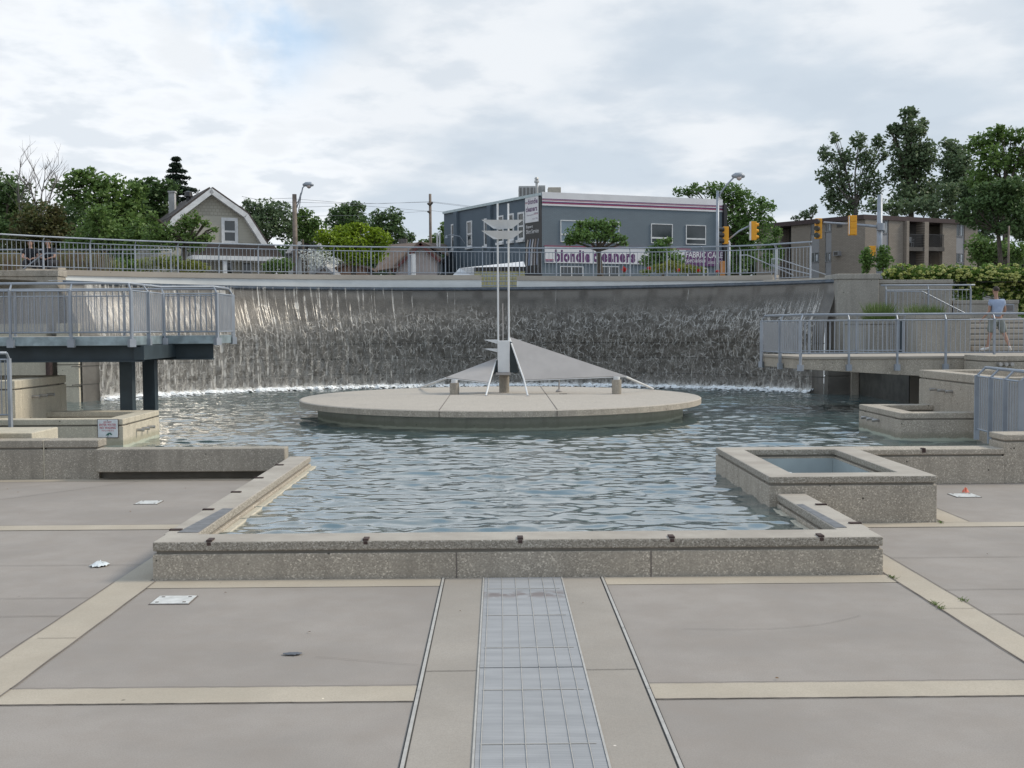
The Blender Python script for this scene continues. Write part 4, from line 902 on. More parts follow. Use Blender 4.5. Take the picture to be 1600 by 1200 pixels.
# spruce
Ys = 75; t = thing('spruce_tree', 'tall narrow dark spruce rising behind the house roof', 'tree', (P(278, 400, Ys).x, Ys, ZG)); s = MB()
tp = P(275, 246, Ys); s.tube([(tp.x+.1, Ys, ZG), (tp.x, Ys, tp.z)], .22, 7, .03); B = []; rs_ = random.Random(4)
for k in range(14):
    f = k/13; z = tp.z-.1-f*4.6; w = .15+f*2.6
    for j in range(7):
        a = rs_.uniform(0, 6.28); L = w*rs_.uniform(.35, 1.35); e = Vector((tp.x+L*math.cos(a), Ys+L*math.sin(a)*.8, z-L*.16)); s.tube([(tp.x, Ys, z), e], .03, 4, .01)
        for q_ in (.35, .65, .95): B.append(((tp.x+L*q_*math.cos(a), Ys+L*q_*math.sin(a)*.8, z-L*q_*.2), .20, .20, .12))
s.build('trunk', M_BARK, t); leaves('crown', B, L_SPR, t, .17, 1.5, 9, 2.4, sub=3, droop=.3, sub_r=.9)
# bare tree
Yb = 58; base = P(64, 400, Yb); t = thing('bare_tree', 'leafless grey tree standing above the thicket at the left', 'tree', (base.x, Yb, ZG)); s = MB(); rs_ = random.Random(21)
def branch(p, d_, L, r, lev):
    n_ = 4; pts = [p]; 
    for i in range(n_):
        d_ = (d_+Vector((rs_.uniform(-.13, .13), rs_.uniform(-.13, .13), .05))).normalized(); pts.append(pts[-1]+d_*L/n_)
    s.tube(pts, r, 5, r*.45, cap=False)
    if lev < 4:
        for k in range(4 if lev < 3 else 3):
            q = pts[rs_.randint(1, n_)]; nd_ = (d_+Vector((rs_.uniform(-.75, .75), rs_.uniform(-.6, .6), rs_.uniform(-.1, .35)))).normalized(); branch(q, nd_, L*rs_.uniform(.5, .72), r*.5, lev+1)
s.tube([(base.x, Yb, ZG), (base.x-.05, Yb, ZG+2.2), tuple(P(64, 342, Yb))], .12, 7, .07); q = P(64, 345, Yb)
branch(q, Vector((-.28, 0, 1)), 1.75, .06, 1); branch(q+Vector((0, 0, .1)), Vector((.33, 0, 1)), 1.65, .05, 1); branch(P(34, 350, Yb), Vector((-.12, 0, 1)), 2.2, .05, 1); branch(q, Vector((.02, 0, 1)), 1.9, .05, 1)
s.build('trunk', M_BARKG, t, smooth=True)
tree('leafy_tree', 'dark green tree right behind the gambrel house, left of the wooden lamp pole', 82, [(392, 330, 16, 14), (415, 328, 24, 16), (438, 335, 24, 18), (420, 352, 30, 18), (395, 350, 18, 18), (446, 360, 18, 16), (386, 318, 7, 8)], L_POP, .26, .85, trunk=420, seed=10)
tree('leafy_tree', 'dark green tree just right of the wooden lamp pole', 84, [(478, 345, 18, 16), (492, 352, 16, 12), (470, 362, 22, 14), (488, 368, 20, 12), (474, 334, 7, 10)], L_MID, .26, .95, trunk=480, seed=11)
tree('oak_tree', 'dark tree with a lumpy crown behind the lime green tree, on its left', 100, [(530, 332, 16, 12), (548, 330, 20, 14), (560, 322, 11, 7), (525, 350, 16, 14), (560, 350, 22, 14), (545, 345, 20)], L_DARK, .3, .8, trunk=545, seed=12)
tree('oak_tree', 'dark tree with a lumpy crown behind the lime green tree, on its right', 98, [(590, 340, 14, 12), (612, 338, 18, 13), (605, 358, 24, 16), (622, 368, 18, 14), (640, 372, 10, 9), (590, 362, 16)], L_DARK, .3, .85, trunk=608, seed=13)
tree('lime_tree', 'bright lime green spreading tree in the middle left distance', 66, [(512, 372, 20, 12), (535, 364, 20, 12), (560, 360, 22, 12), (585, 368, 20, 12), (600, 375, 14, 10), (545, 382, 34, 18), (580, 390, 26, 18), (520, 392, 22, 13), (560, 402, 30, 12), (555, 352, 9, 4)], L_LIME, .17, 1.1, trunk=552, seed=14, sub_r=.38)
tree('leafy_tree', 'small dark tree between the pink gable and the grey shop', 95, [(683, 372, 12, 8), (693, 360, 7, 12), (668, 378, 12, 5), (690, 376, 9, 9)], L_MID, .24, 1., trunk=688, seed=15)
tree('blossoming_bush', 'small half bare tree with white blossom in front of the pale houses', 60, [(485, 398, 16, 9), (505, 402, 16, 10), (492, 412, 18, 9), (520, 408, 8, 8)], L_WHT, .12, .26, trunk=495, seed=16, tr_r=.06, cat='tree')
tree('leafy_bush', 'low dark green bush beside the porch of the gambrel house', 58, [(436, 415, 18, 12), (420, 418, 12, 8), (448, 412, 9, 9)], L_MID, .14, 1., trunk=436, seed=17, tr_r=.05, cat='bush')
tree('street_tree', 'small round green tree in front of the shop windows', 56, [(900, 366, 17, 12), (925, 352, 17, 12), (945, 352, 14, 10), (915, 370, 22, 11), (948, 366, 18, 12), (968, 373, 12, 8), (890, 377, 9, 6), (905, 350, 8, 5), (962, 350, 8, 6), (975, 381, 7, 4)], L_MAPLE, .15, 1.0, trunk=937, seed=18, sub_r=.38)
tree('street_tree', 'smaller green tree in front of the white shop sign, left of the purple sign', 52, [(1035, 382, 14, 9), (1025, 392, 16, 9), (1040, 398, 22, 12), (1020, 408, 20, 9), (1045, 375, 7, 4), (1060, 408, 12, 10)], L_MAPLE, .14, 1.0, trunk=1035, seed=19, tr_r=.09)
tree('maple_tree', 'large light green maple behind the right end of the grey shop', 92, [(1068, 298, 16, 8), (1088, 296, 13, 10), (1140, 302, 28, 16), (1160, 312, 26, 18), (1185, 325, 24, 15), (1150, 340, 34, 24), (1198, 345, 16, 10), (1130, 370, 30, 26), (1160, 385, 30, 26), (1175, 360, 26, 22), (1140, 410, 30, 18), (1205, 322, 9, 5), (1110, 298, 14, 12)], L_MAPLE, .34, .95, trunk=1150, seed=20, asp=2.4, tr_r=.3)
tree('street_tree', 'slim young green tree in front of the left end of the brown apartment block', 74, [(1205, 385, 14, 16), (1213, 365, 9, 10), (1200, 408, 14, 12), (1218, 395, 8, 12)], L_MAPLE, .17, 1.0, trunk=1207, seed=22, tr_r=.08)
tree('leafy_tree', 'small tree top showing above the apartment block roof', 115, [(1262, 335, 12, 7), (1272, 326, 6, 7), (1245, 340, 8, 4)], L_POP, .3, .8, trunk=1262, seed=23)
tree('poplar_tree', 'loose airy poplar left of the tallest one behind the apartment block', 118, [(1292, 240, 12, 14), (1305, 215, 9, 9), (1340, 222, 12, 14), (1375, 222, 10, 14), (1290, 275, 16, 16), (1320, 250, 18, 18), (1352, 250, 16, 18), (1318, 290, 24, 22), (1355, 290, 22, 24), (1325, 325, 26, 14), (1300, 310, 14, 14), (1380, 245, 8, 10)], L_POP, .38, .8, trunk=1342, seed=24, tr_r=.35, bark=M_BARKG, sub_r=.34, sub=11)
tree('poplar_tree', 'tallest dark poplar behind the apartment block', 116, [(1414, 178, 10, 10), (1428, 176, 9, 10), (1400, 205, 13, 12), (1422, 205, 18, 18), (1444, 198, 8, 14), (1418, 235, 28, 20), (1446, 240, 15, 20), (1420, 270, 30, 22), (1418, 305, 30, 26), (1450, 300, 18, 24), (1432, 255, 24, 24), (1392, 200, 7, 6)], L_POP, .42, 1.15, trunk=1422, seed=25, tr_r=.4, sub_r=.36, sub=11)
tree('poplar_tree', 'poplar right of the tallest one behind the apartment block', 112, [(1485, 228, 14, 13), (1500, 240, 14, 13), (1478, 255, 16, 16), (1500, 270, 20, 18), (1478, 290, 20, 20), (1470, 322, 26, 18)], L_POP, .42, 1.0, trunk=1488, seed=26, tr_r=.3, sub_r=.36)
tree('poplar_tree', 'broad mid green poplar at the right edge behind the dark spreading tree', 100, [(1530, 225, 18, 16), (1555, 215, 17, 16), (1585, 212, 18, 14), (1610, 215, 20), (1545, 250, 24, 20), (1585, 250, 26, 22), (1615, 260, 24), (1530, 280, 22, 18), (1570, 290, 34, 20), (1562, 203, 9, 8)], L_MID, .36, 1.0, trunk=1570, seed=27, tr_r=.35, sub_r=.36)
tree('poplar_tree', 'soft grey green poplar filling behind the right edge of the apartment block', 110, [(1505, 255, 22, 20), (1525, 300, 28, 24), (1560, 320, 30, 24), (1600, 300, 30, 30), (1500, 305, 24, 24), (1540, 345, 30, 20), (1590, 350, 30, 24), (1530, 375, 26, 20)], L_POP, .38, .9, trunk=1530, seed=62, tr_r=.3)
tree('leafy_tree', 'row of lower green foliage filling behind the apartment block roof', 108, [(1400, 325, 26, 12), (1445, 322, 26, 14), (1370, 322, 18, 12), (1495, 335, 22, 14), (1480, 300, 18, 14)], L_POP, .36, .9, trunk=1440, seed=28)
tree('spreading_tree', 'dark spreading tree at the right edge in front of the poplars', 62, [(1545, 295, 26, 10), (1575, 290, 26, 12), (1600, 300, 30, 20), (1520, 320, 22, 12), (1555, 318, 30, 16), (1590, 330, 34, 20), (1510, 342, 16, 9), (1540, 345, 24, 12), (1575, 358, 26, 12), (1610, 365, 24, 16), (1500, 335, 10, 6)], L_DARK, .22, 1.25, trunk=1562, seed=29, tr_r=.16, droop=.2)
tree('leafy_tree', 'pale green foliage low behind the trunk of the dark spreading tree', 70, [(1530, 385, 20, 18), (1560, 392, 24, 18), (1590, 395, 20, 16), (1535, 405, 20, 10)], L_MID, .22, .9, trunk=1545, seed=30)
for i, (px, r_, yt, lab) in enumerate(((1353, 10, 387, 'left one of two small bright green trees in front of the apartment block corner'), (1379, 13, 384, 'right one of two small bright green trees in front of the apartment block corner'))):
    tree('street_tree', lab, 47, [(px, yt+7, r_*.75, 7), (px-2, yt+18, r_, 10), (px+3, yt+24, r_*.9, 9), (px, yt+33, r_*.7, 7)], L_MAPLE, .12, 1.1, trunk=px, seed=31+i, tr_r=.05)
m_far = leafmat('leaves_far', (.035, .065, .02), (.055, .10, .03), (.09, .145, .05))
rw = random.Random(77); B = []
for px in range(-60, 1690, 22):
    if 700 < px < 1120: continue
    Yf = 125+rw.uniform(-8, 8); c = P(px, 402+rw.uniform(-8, 10), Yf); B.append((tuple(c), 1.7, 1.6, 1.6)); c = P(px+9, 420+rw.uniform(-4, 4), Yf); B.append((tuple(c), 1.8, 1.6, 1.5))
fw_ = leaves('distant_trees', B, m_far, None, .5, .8, 71); tag(fw_, kind='stuff')
# hedges, shrubs, grasses
def bank(name, lab, Y, blobs, mat, leaf, dens, seed, cat, zg, flowers=None, kind=None, fl=.10):
    t = tree(name, lab, Y, blobs, mat, leaf, dens, seed=seed, tr_r=.04, zg=zg, cat=cat, ry=1.0)
    return t
rs_ = random.Random(6)
hb = [(1392+i*17+rs_.uniform(-5, 5), 430+rs_.uniform(-4, 3), 15+rs_.uniform(-2, 3), 14) for i in range(14)] + [(1500+i*18, 452+rs_.uniform(-6, 6), 17, 15) for i in range(7)] + [(1583+i*10, 475, 14, 18) for i in range(3)]
hg = bank('flowering_hedge', 'large green hedge full of yellowish flower heads at the upper right, above the walls', 39.4, hb, L_HED, .11, 1.0, 41, 'hedge', 2.8)
B = []; rf = np.random.RandomState(3)
for (px, py, rx, ry) in hb:
    for k in range(13):
        a = rf.uniform(0, 6.28); e = rf.rand()**.5; c = P(px+rx*e*math.cos(a), py-2+ry*e*.95*math.sin(a), 39.4-rf.uniform(.1, .75)); B.append((tuple(c), .055, .055, .03))
leaves('flower_heads', B, L_FLOW, hg, .05, 1.3, 5, 1.2, sub=3, sub_r=.9)
for px0, px1, yt, yb, lab, sd_ in ((1345, 1402, 470, 503, 'darker tuft of ornamental grass beside the big right pier', 1), (1410, 1477, 464, 495, 'broad bright tuft of ornamental grass in the planter behind the footbridge', 2)):
    t = thing('ornamental_grass', lab, 'grass', (P((px0+px1)/2, 490, 35.).x, 35., 2.4), group='grass tufts in the planter'); s = MB(); rg = random.Random(sd_)
    for k in range(900):
        b = Vector((P(rg.uniform(px0+14, px1-14), 490, 35.).x, 35.+rg.uniform(-.4, .5), 2.35)); c = P((px0+px1)/2, 490, 35.).x; l = rg.uniform(.35, 1.)*(yb-yt)*35/FPX*1.3
        o_ = Vector(((b.x-c)*.45+rg.gauss(0, .12), rg.gauss(0, .1), l)); w = Vector((.008, .004, 0)); m1 = b+o_*.55+Vector((0, 0, .05)); e = b+o_
        s.add([b-w, b+w, m1+w, m1-w], [(0, 1, 2, 3)]); s.add([m1-w, m1+w, e], [(0, 1, 2)])
    s.build('blades', L_GRS, t)
tree('low_hedge', 'yellow green low shrubs behind the curved railing at the left', 43, [(112, 412, 20, 11), (140, 414, 22, 11), (170, 415, 22, 9), (235, 413, 18, 11), (262, 412, 20, 12), (290, 415, 22, 10), (315, 418, 14, 8)], L_YEL, .10, .9, trunk=200, seed=50, tr_r=.03, cat='shrub', limbs=False)
tree('low_hedge', 'darker green shrubs between the yellow ones behind the left railing', 44, [(195, 414, 20, 11), (215, 415, 16, 10), (275, 408, 12, 8), (125, 404, 12, 6)], L_MID, .10, .9, trunk=205, seed=51, tr_r=.03, cat='shrub', limbs=False)
t = thing('plume_grass', 'pinkish brown plume grasses behind the railing near the seated people', 'grass', (-16.5, 42.6, 4.)); s = MB(); rg = random.Random(8)
for k in range(2600):
    px = rg.choice((rg.uniform(-10, 32), rg.uniform(92, 125), rg.uniform(92, 170))); b = P(px, 425, 42.8+rg.uniform(-.4, .4)); b.z = 3.95; l = rg.uniform(.5, 1.35); o_ = Vector((rg.gauss(0, .12), rg.gauss(0, .1), l)); w = Vector((.010, .004, 0)); e = b+o_
    s.add([b-w, b+w, e+w*1.5, e-w*1.5], [(0, 1, 2, 3)])
s.build('blades', L_PINK, t)
tree('flower_bush', 'pale green flowering bush below the purple sign, behind the curved railing', 48, [(1030, 420, 14, 7), (1050, 417, 16, 9), (1072, 420, 14, 8), (1092, 422, 12, 6), (1010, 425, 10, 4)], L_YEL, .09, 1., trunk=1050, seed=52, tr_r=.03, cat='bush', limbs=False)
for i, (px, py) in enumerate(((1060, 422), (1092, 422.5), (1121, 424), (1014, 419), (975, 421))):
    q = P(px, py, 46.5); t = thing('red_flowers', ('round clump of red flowers in the middle of the pale bush', 'small clump of red flowers at the right of the pale bush', 'small clump of red flowers at the foot of the lamp post', 'small clump of red flowers at the left of the pale bush', 'dark red flower basket in front of the shop window')[i], 'flowers', tuple(q), group='red flower clumps behind the parapet')
    leaves('petals', [(tuple(q), .06, .06, .05)] if i < 4 else [(tuple(q+Vector((0, 0, .0))), .07, .07, .10)], L_RED, t, .05, 1.6, 3+i, 1.2, sub=4, sub_r=.8)
    MB().tube([(q.x, q.y, 3.95), tuple(q)], .02, 5).build('stem', L_GRS, t)

# ============================================================ BUILDINGS
def brick(name, c, c2, F_r, scale=5., rowh=.075, bw=.22, mort=.012, rough=.85, ms=.65):
    m, N = newmat(name); pos = N.n('ShaderNodeNewGeometry').outputs['Position']; x = N.xyz(pos)
    u = N.m('ADD', N.m('MULTIPLY', x[0], F_r[0]), N.m('MULTIPLY', x[1], F_r[1]))
    b = N.n('ShaderNodeTexBrick', {'Vector': N.comb(u, x[2], 0.), 'Color1': (*c, 1), 'Color2': (*c2, 1), 'Mortar': (*sc(c, ms), 1), 'Scale': 1., 'Mortar Size': mort, 'Brick Width': bw, 'Row Height': rowh})
    col = N.mix(N.m('MULTIPLY', N.ss(N.noise(pos, .8, 5), .35, .7), .35), b.outputs[0], sc(c, .78)); finish(N, col, rough, 0, b.outputs[1], -.3, .01, .3); return m
M_GLASS = plain('window_glass', (.035, .045, .05), .06, 0, .3, .7, spec=.8); M_GLASSB = plain('window_glass_pale', (.16, .22, .27), .08, 0, .3, .5, spec=.8)
M_FRAME = plain('window_frame_white', (.66, .67, .68), .5); M_CURT = plain('curtain', (.42, .45, .48), .9, 0, .2, 3)
def window(F, par, x0, y0, x1, y1, bar=None, vbar=None, glass=None, fr=.05, sill=False, d=.0, frame=None, reveal=.0):
    """window given by its outline in the photograph, placed on a real facade"""
    u0, v1 = F.uv(x0, y0); u1, v0 = F.uv(x1, y1)
    s = MB(); s.fbox(F, u0-fr, u1+fr, v1, v1+fr, d, d+.05); s.fbox(F, u0-fr, u1+fr, v0-fr, v0, d, d+.05); s.fbox(F, u0-fr, u0, v0, v1, d, d+.05); s.fbox(F, u1, u1+fr, v0, v1, d, d+.05)
    if bar: vb = F.uv(x0, bar)[1]; s.fbox(F, u0, u1, vb-.05, vb+.05, d, d+.04)
    if vbar: ub = F.uv(vbar, y0)[0]; s.fbox(F, ub-.03, ub+.03, v0, v1, d, d+.038)
    o = s.build('window', frame or M_FRAME, par); MB().fbox(F, u0, u1, v0, v1, d+.003, d+.012).build('pane', glass or M_GLASS, o)
    if sill: MB().fbox(F, u0-.18, u1+.12, v0-fr-.16, v0-fr-.003, d, d+.16).build('sill', M_FRAME, o)
    return o
# --- grey two storey shop
Cc = P(847, 500, 72); Rr = P(1128, 500, 76.7); Ll = P(695, 500, 83.5)
FR = Frame((Cc.x, Cc.y, 0), (Rr.x-Cc.x, Rr.y-Cc.y, 0)); FL = Frame((Ll.x, Ll.y, 0), (Cc.x-Ll.x, Cc.y-Ll.y, 0))
LR = (Vector((Rr.x, Rr.y))-Vector((Cc.x, Cc.y))).length; LL = (Vector((Ll.x, Ll.y))-Vector((Cc.x, Cc.y))).length
zr = FR.uv(850, 300)[1]
M_SHOP = brick('painted_brick_front', (.165, .20, .23), (.175, .215, .245), (FR.r.x, FR.r.y), bw=.25, ms=.8); M_SHOP_SHADED = brick('painted_brick_side_shaded', (.12, .155, .19), (.13, .165, .20), (FL.r.x, FL.r.y), bw=.25, ms=.8)  # side brick is a darker copy, the side's shade put into its colour
sh = thing('shop_building', 'two storey blue grey painted brick corner shop with a white striped parapet band', 'building', (Cc.x, Cc.y, 3.9))
D_ = FR.pt(LR, 0) - FL.r*LL; 
pts = [(Cc.x, Cc.y), (Rr.x, Rr.y), (D_.x, D_.y), (Ll.x, Ll.y)]
s = MB(); s.prism(pts, 3.5, zr-.05); o = s.build('wall', M_SHOP, sh); o.data.materials.append(M_SHOP_SHADED)
for p in o.data.polygons:
    if p.normal.dot(FL.n) > .8: p.material_index = 1
mpur = plain('purple_paint', (.11, .035, .13), .5); mredl = plain('maroon_paint', (.30, .045, .10), .5); mwh = plain('sign_panel_white', (.68, .68, .70), .5, 0, .05, 1.)
zb = FR.uv(850, 321)[1]
MB().fbox(FR, 0.02, LR, zb, zr, 0, .05).build('parapet_band', mwh, sh)
for y, mm_, h in ((310.2, mpur, .05), (312, mredl, .04), (314.6, mpur, .07), (316.3, mredl, .07)):
    v = FR.uv(850, y)[1]; MB().fbox(FR, .02, LR, v-h, v+.0, .05, .056).build('band_stripe', mm_, sh)
MB().fbox(FL, 0, LL, zr-.22, zr-.05, .0, .12).build('eaves_flashing', plain('flashing', (.42, .50, .52), .5), sh)
MB().fbox(FR, LR-.02, LR+.22, 3.6, FR.uv(1127, 320)[1], -.05, .25).build('black_fin', M_BLACK, sh)
window(FR, sh, 876.5, 345, 966, 379, 366, 920, M_GLASSB); window(FR, sh, 1018, 350.5, 1049.5, 379.5, 371.5); window(FR, sh, 1072.5, 352.5, 1101.5, 381.5, 373)
window(FR, sh, 876, 417, 910, 440, vbar=893); window(FR, sh, 938, 417, 966, 440, vbar=952); window(FR, sh, 1075, 420, 1105, 440)
u0, vt = FR.uv(850.5, 385); u1, _ = FR.uv(1078, 388); vb = FR.uv(850.5, 410.5)[1]
sgn = MB().fbox(FR, u0, u1, vb, vt, 0, .10).build('sign_board', mwh, sh)
MB().fbox(FR, u0-.02, u1, vt, vt+.05, 0, .13).build('sign_trim', mredl, sgn)
a, b = FR.uv(866, 409.5); c, d_ = FR.uv(921, 391.5); text('blondie', FR, a, c, b, d_, .104, mpur, sgn, bold=.055)
a, b = FR.uv(925, 409.8); c, d_ = FR.uv(991.5, 391.5); text('cleaners', FR, a, c, b, d_, .104, mpur, sgn, bold=.055)
for y, mm_ in ((405.5, mredl), (407.7, mpur)): a, b = FR.uv(851, y); c, _ = FR.uv(864, y); MB().fbox(FR, a, c, b-.05, b+.02, .1, .106).build('sign_stripe', mm_, sgn)
for y in (408, 410): a, b = FR.uv(995, y); c, _ = FR.uv(1018, y); MB().fbox(FR, a, c, b-.05, b+.02, .1, .106).build('sign_stripe', mpur, sgn)
A = FR.uv(1071, 391.5); B = FR.uv(1129.5, 392.5); Cq = FR.uv(1129.5, 416.5); Dq = FR.uv(1064, 415)
sg2 = MB().fprism(FR, [Dq, (Cq[0], Cq[1]), (B[0], B[1]), A], 0.0, .14).build('purple_sign_board', mpur, sh)
a, b = FR.uv(1070, 402.5); c, d_ = FR.uv(1127.5, 394.5); text('FABRIC CARE', FR, a, c, b, d_, .144, mwh, sg2, bold=.01)
a, b = FR.uv(1068, 412); c, d_ = FR.uv(1101, 404); text('specialists', FR, a, c, b, d_, .144, mwh, sg2, bold=.0, shear=.3)
a, b = FR.uv(1105, 412.3); c, d_ = FR.uv(1127.5, 407); text('since 1935', FR, a, c, b, d_, .144, mwh, sg2)
# side: black panel with vertical sign, windows, buttresses
def fpx(F, mb, x0, y0, x1, y1, d0, d1):
    """box whose outline is given at its left and right ends in the photograph"""
    u0, v1 = F.uv(x0, y0); u1, v0 = F.uv(x1, y1); mb.fbox(F, u0, u1, v0, v1, d0, d1); return mb
u0, _ = FL.uv(822, 400); bp = MB().fbox(FL, u0, LL+.02, 3.6, zr-.3, 0, .06).build('black_panel', M_BLACK, sh)
u0, v1 = FL.uv(822.5, 309.5); u1, _ = FL.uv(843, 306); _, v0 = FL.uv(822.5, 349)
vs_ = MB().fbox(FL, u0, u1, v0, v1, .06, .10).build('sign_board', mwh, bp)
w = u1-u0; h = v1-v0
text('blondie', FL, u0+w*.24, u0+w*.95, v0+h*.71, v0+h*.93, .104, mpur, vs_, bold=.03); text('cleaners', FL, u0+w*.06, u0+w*.92, v0+h*.42, v0+h*.64, .104, mpur, vs_, bold=.03)
text('drycleaned', FL, u0+w*.12, u0+w*.66, v0+h*.25, v0+h*.32, .104, mpur, vs_, shear=.3); text('since 1935', FL, u0+w*.55, u0+w*.95, v0+h*.10, v0+h*.16, .104, mpur, vs_)
for a, b, c in ((.02, .20, .80), (.02, .20, .76), (.68, .98, .33), (.68, .98, .29)): MB().fbox(FL, u0+w*a, u0+w*b, v0+h*c, v0+h*(c+.02), .10, .106).build('sign_stripe', mredl if c in (.76, .29) else mpur, vs_)
v2 = FL.uv(822.5, 353)[1]; v3 = FL.uv(822.5, 366)[1]
text('Expert', FL, u0+w*.04, u0+w*.55, v2-(v2-v3)*.42, v2, .064, mwh, bp, bold=.01); text('Shirt Service', FL, u0+w*.04, u0+w*.98, v3, v2-(v2-v3)*.5, .064, mwh, bp, bold=.01)
mshirt = [plain('shirt_print_%s' % n_, c) for n_, c in (('cream', (.45, .40, .36)), ('blue', (.25, .30, .42)), ('white', (.5, .5, .53)), ('tan', (.28, .22, .20)), ('slate', (.20, .22, .28)))]
for k in range(5):
    s = MB(); uu = u0+w*(.10+.2*k); vv = FL.uv(822.5, 376)[1]
    s.fprism(FL, [(uu-w*.12, vv-1.6), (uu-w*.02, vv-1.6), (uu+w*.02, vv-.5), (uu+w*.10, vv), (uu+w*.04, vv+.06), (uu-w*.06, vv-.4)], .06, .063); s.build('shirt_print', mshirt[k], bp)
for px in (715.5, 768): u, _ = FL.uv(px, 400); MB().fbox(FL, u-.25, u+.25, 3.6, zr-.24, 0, .22).build('buttress', M_SHOP_SHADED, sh)
window(FL, sh, 706.5, 352.5, 711.5, 387, 370, fr=.10, sill=True); window(FL, sh, 731, 348, 737, 383, 366, fr=.10, sill=True); window(FL, sh, 758, 344, 763.5, 381, 362, fr=.10, sill=True)
window(FL, sh, 779, 340, 786, 376, 358, fr=.10, sill=True); window(FL, sh, 796, 337, 802, 373, 356, fr=.12, sill=True); window(FL, sh, 811, 335, 818.5, 371, 354, fr=.12, sill=True)
u, v = FL.uv(716, 369); s = MB(); s.tube([FL.pt(u+1.1, v-.6, .05), FL.pt(u+1.0, v-.1, .4), FL.pt(u+.4, v+.05, .8), FL.pt(u, v, .9)], .03, 6); s.lathe(*FL.pt(u, 0, .9).xy, [(.15, v-.18), (.06, v+.03)], 10); s.build('wall_lamp', M_STEEL, sh)
# roof units
def roofbox(px0, px1, py0, Y, dy, mat, name, louvre=True):
    a = P(px0, py0, Y); b = P(px1, py0, Y); o = MB().box(a.x, b.x, Y, Y+dy, zr-.3, a.z).build(name, mat, sh, bevel=.02)
    if louvre:
        s = MB(); n = 5
        for k in range(n): w = (b.x-a.x)/n; s.box(a.x+w*k+.05, a.x+w*(k+1)-.05, Y-.02, Y-.003, zr-.2, a.z-.12)
        s.build('grille', plain('grille_'+str(px0), (.20, .19, .18), .8), o)
    return o
mru = plain('roof_unit_metal', (.42, .42, .41), .5, .2, .1, 2)
roofbox(810.5, 839.5, 290.5, 79, 1.7, mru, 'roof_unit'); roofbox(841.5, 852, 289.5, 77, 1.2, mru, 'roof_unit'); roofbox(856.5, 876.5, 292.5, 76, 1.0, plain('unit_beige', (.45, .40, .33), .7), 'roof_unit', False)
q = P(838.5, 277, 76); s = MB(); s.tube([(q.x, 76, zr-.3), tuple(q)], .09, 8); s.lathe(q.x, 76, [(.16, q.z-.35), (.16, q.z-.22)], 10); s.lathe(q.x, 76, [(.16, q.z-.12), (.10, q.z)], 10); s.build('vent_pipe', mru, sh)
# rear low wing
wg = thing('low_wing', 'low stepped blue grey wall with a white capping at the rear of the grey shop', 'wall', (Ll.x-1.5, 83.6, 3.9))
q0, q1, q2 = P(617, 414, 83.4), P(678, 409, 83.4), P(697, 404.5, 83.4)
F = Frame((0, 83.4, 0), (1, 0, 0))
MB().fprism(F, [(q0.x, 3.6), (q1.x-.01, 3.6), (q1.x-.01, q1.z), (q0.x, q0.z)], -3, 0).build('wall', M_SHOP_SHADED, wg); MB().fprism(F, [(q1.x, 3.6), (q2.x, 3.6), (q2.x, q2.z), (q1.x, q2.z-.1)], -3, 0).build('wall', M_SHOP_SHADED, wg)
MB().fprism(F, [(q0.x, q0.z), (q1.x-.01, q1.z), (q1.x-.01, q1.z+.12), (q0.x, q0.z+.12)], -3.05, .05).build('capping', M_FRAME, wg); MB().fprism(F, [(q1.x, q2.z-.1), (q2.x, q2.z), (q2.x, q2.z+.12), (q1.x, q2.z+.02)], -3.05, .05).build('capping', M_FRAME, wg)
# yellow low building with white sloping roof
Yk = 64; F = Frame((0, Yk, 0), (1, 0, 0)); kb = thing('yellow_kiosk', 'low pale yellow building with a sloping white roof seen through the parapet gap', 'building', (-.6, Yk, 3.9))
u0 = P(741, 420, Yk).x; u1 = P(820, 420, Yk).x; zt = P(780, 417.5, Yk).z; zd = P(780, 423.5, Yk).z
myl = plain('pale_yellow_panels', (.42, .39, .20), .7, 0, .06, 1.); s = MB(); s.box(u0, u1, Yk, Yk+4, 3.6, zd); s.build('wall', myl, kb)
s = MB()
for k in range(1, 8): uu = u0+(u1-u0)*k/8; s.box(uu-.012, uu+.012, Yk-.012, Yk-.002, 3.9, zd)
for k in range(8): s.box(u0+(u1-u0)*k/8+.02, u0+(u1-u0)*(k+1)/8-.02, Yk-.012, Yk-.002, zd-.45, zd-.43)
s.build('panel_seam', plain('seam', (.25, .23, .14), .8), kb)
MB().box(u0-.02, u1+.02, Yk-.05, Yk+3.9, zd, zt).build('dark_band', M_BLACK, kb)
mwr = brick('white_shingles', (.62, .63, .65), (.68, .68, .70), (1, 0), rowh=.16, bw=.5, ms=.8)
s = MB(); zl = P(705, 430, Yk).z; ul = P(704, 430, Yk).x; A = P(718, 419, Yk+2); B = P(818, 408.5, Yk+3.2); Cx = P(821, 416.5, Yk-.1); D = Vector((u0, Yk-.1, zt)); E_ = Vector((ul, Yk+1.5, zl)); F_ = Vector((u0, Yk-.05, zl-.1))
s.add([A, B, Cx, D, E_, F_], [(0, 3, 2, 1), (0, 4, 5, 3)]); s.add([A+Vector((0, 1.5, -.6)), B+Vector((0, 1.5, -.6)), A, B], [(0, 2, 3, 1)]); s.build('roof', mwr, kb)
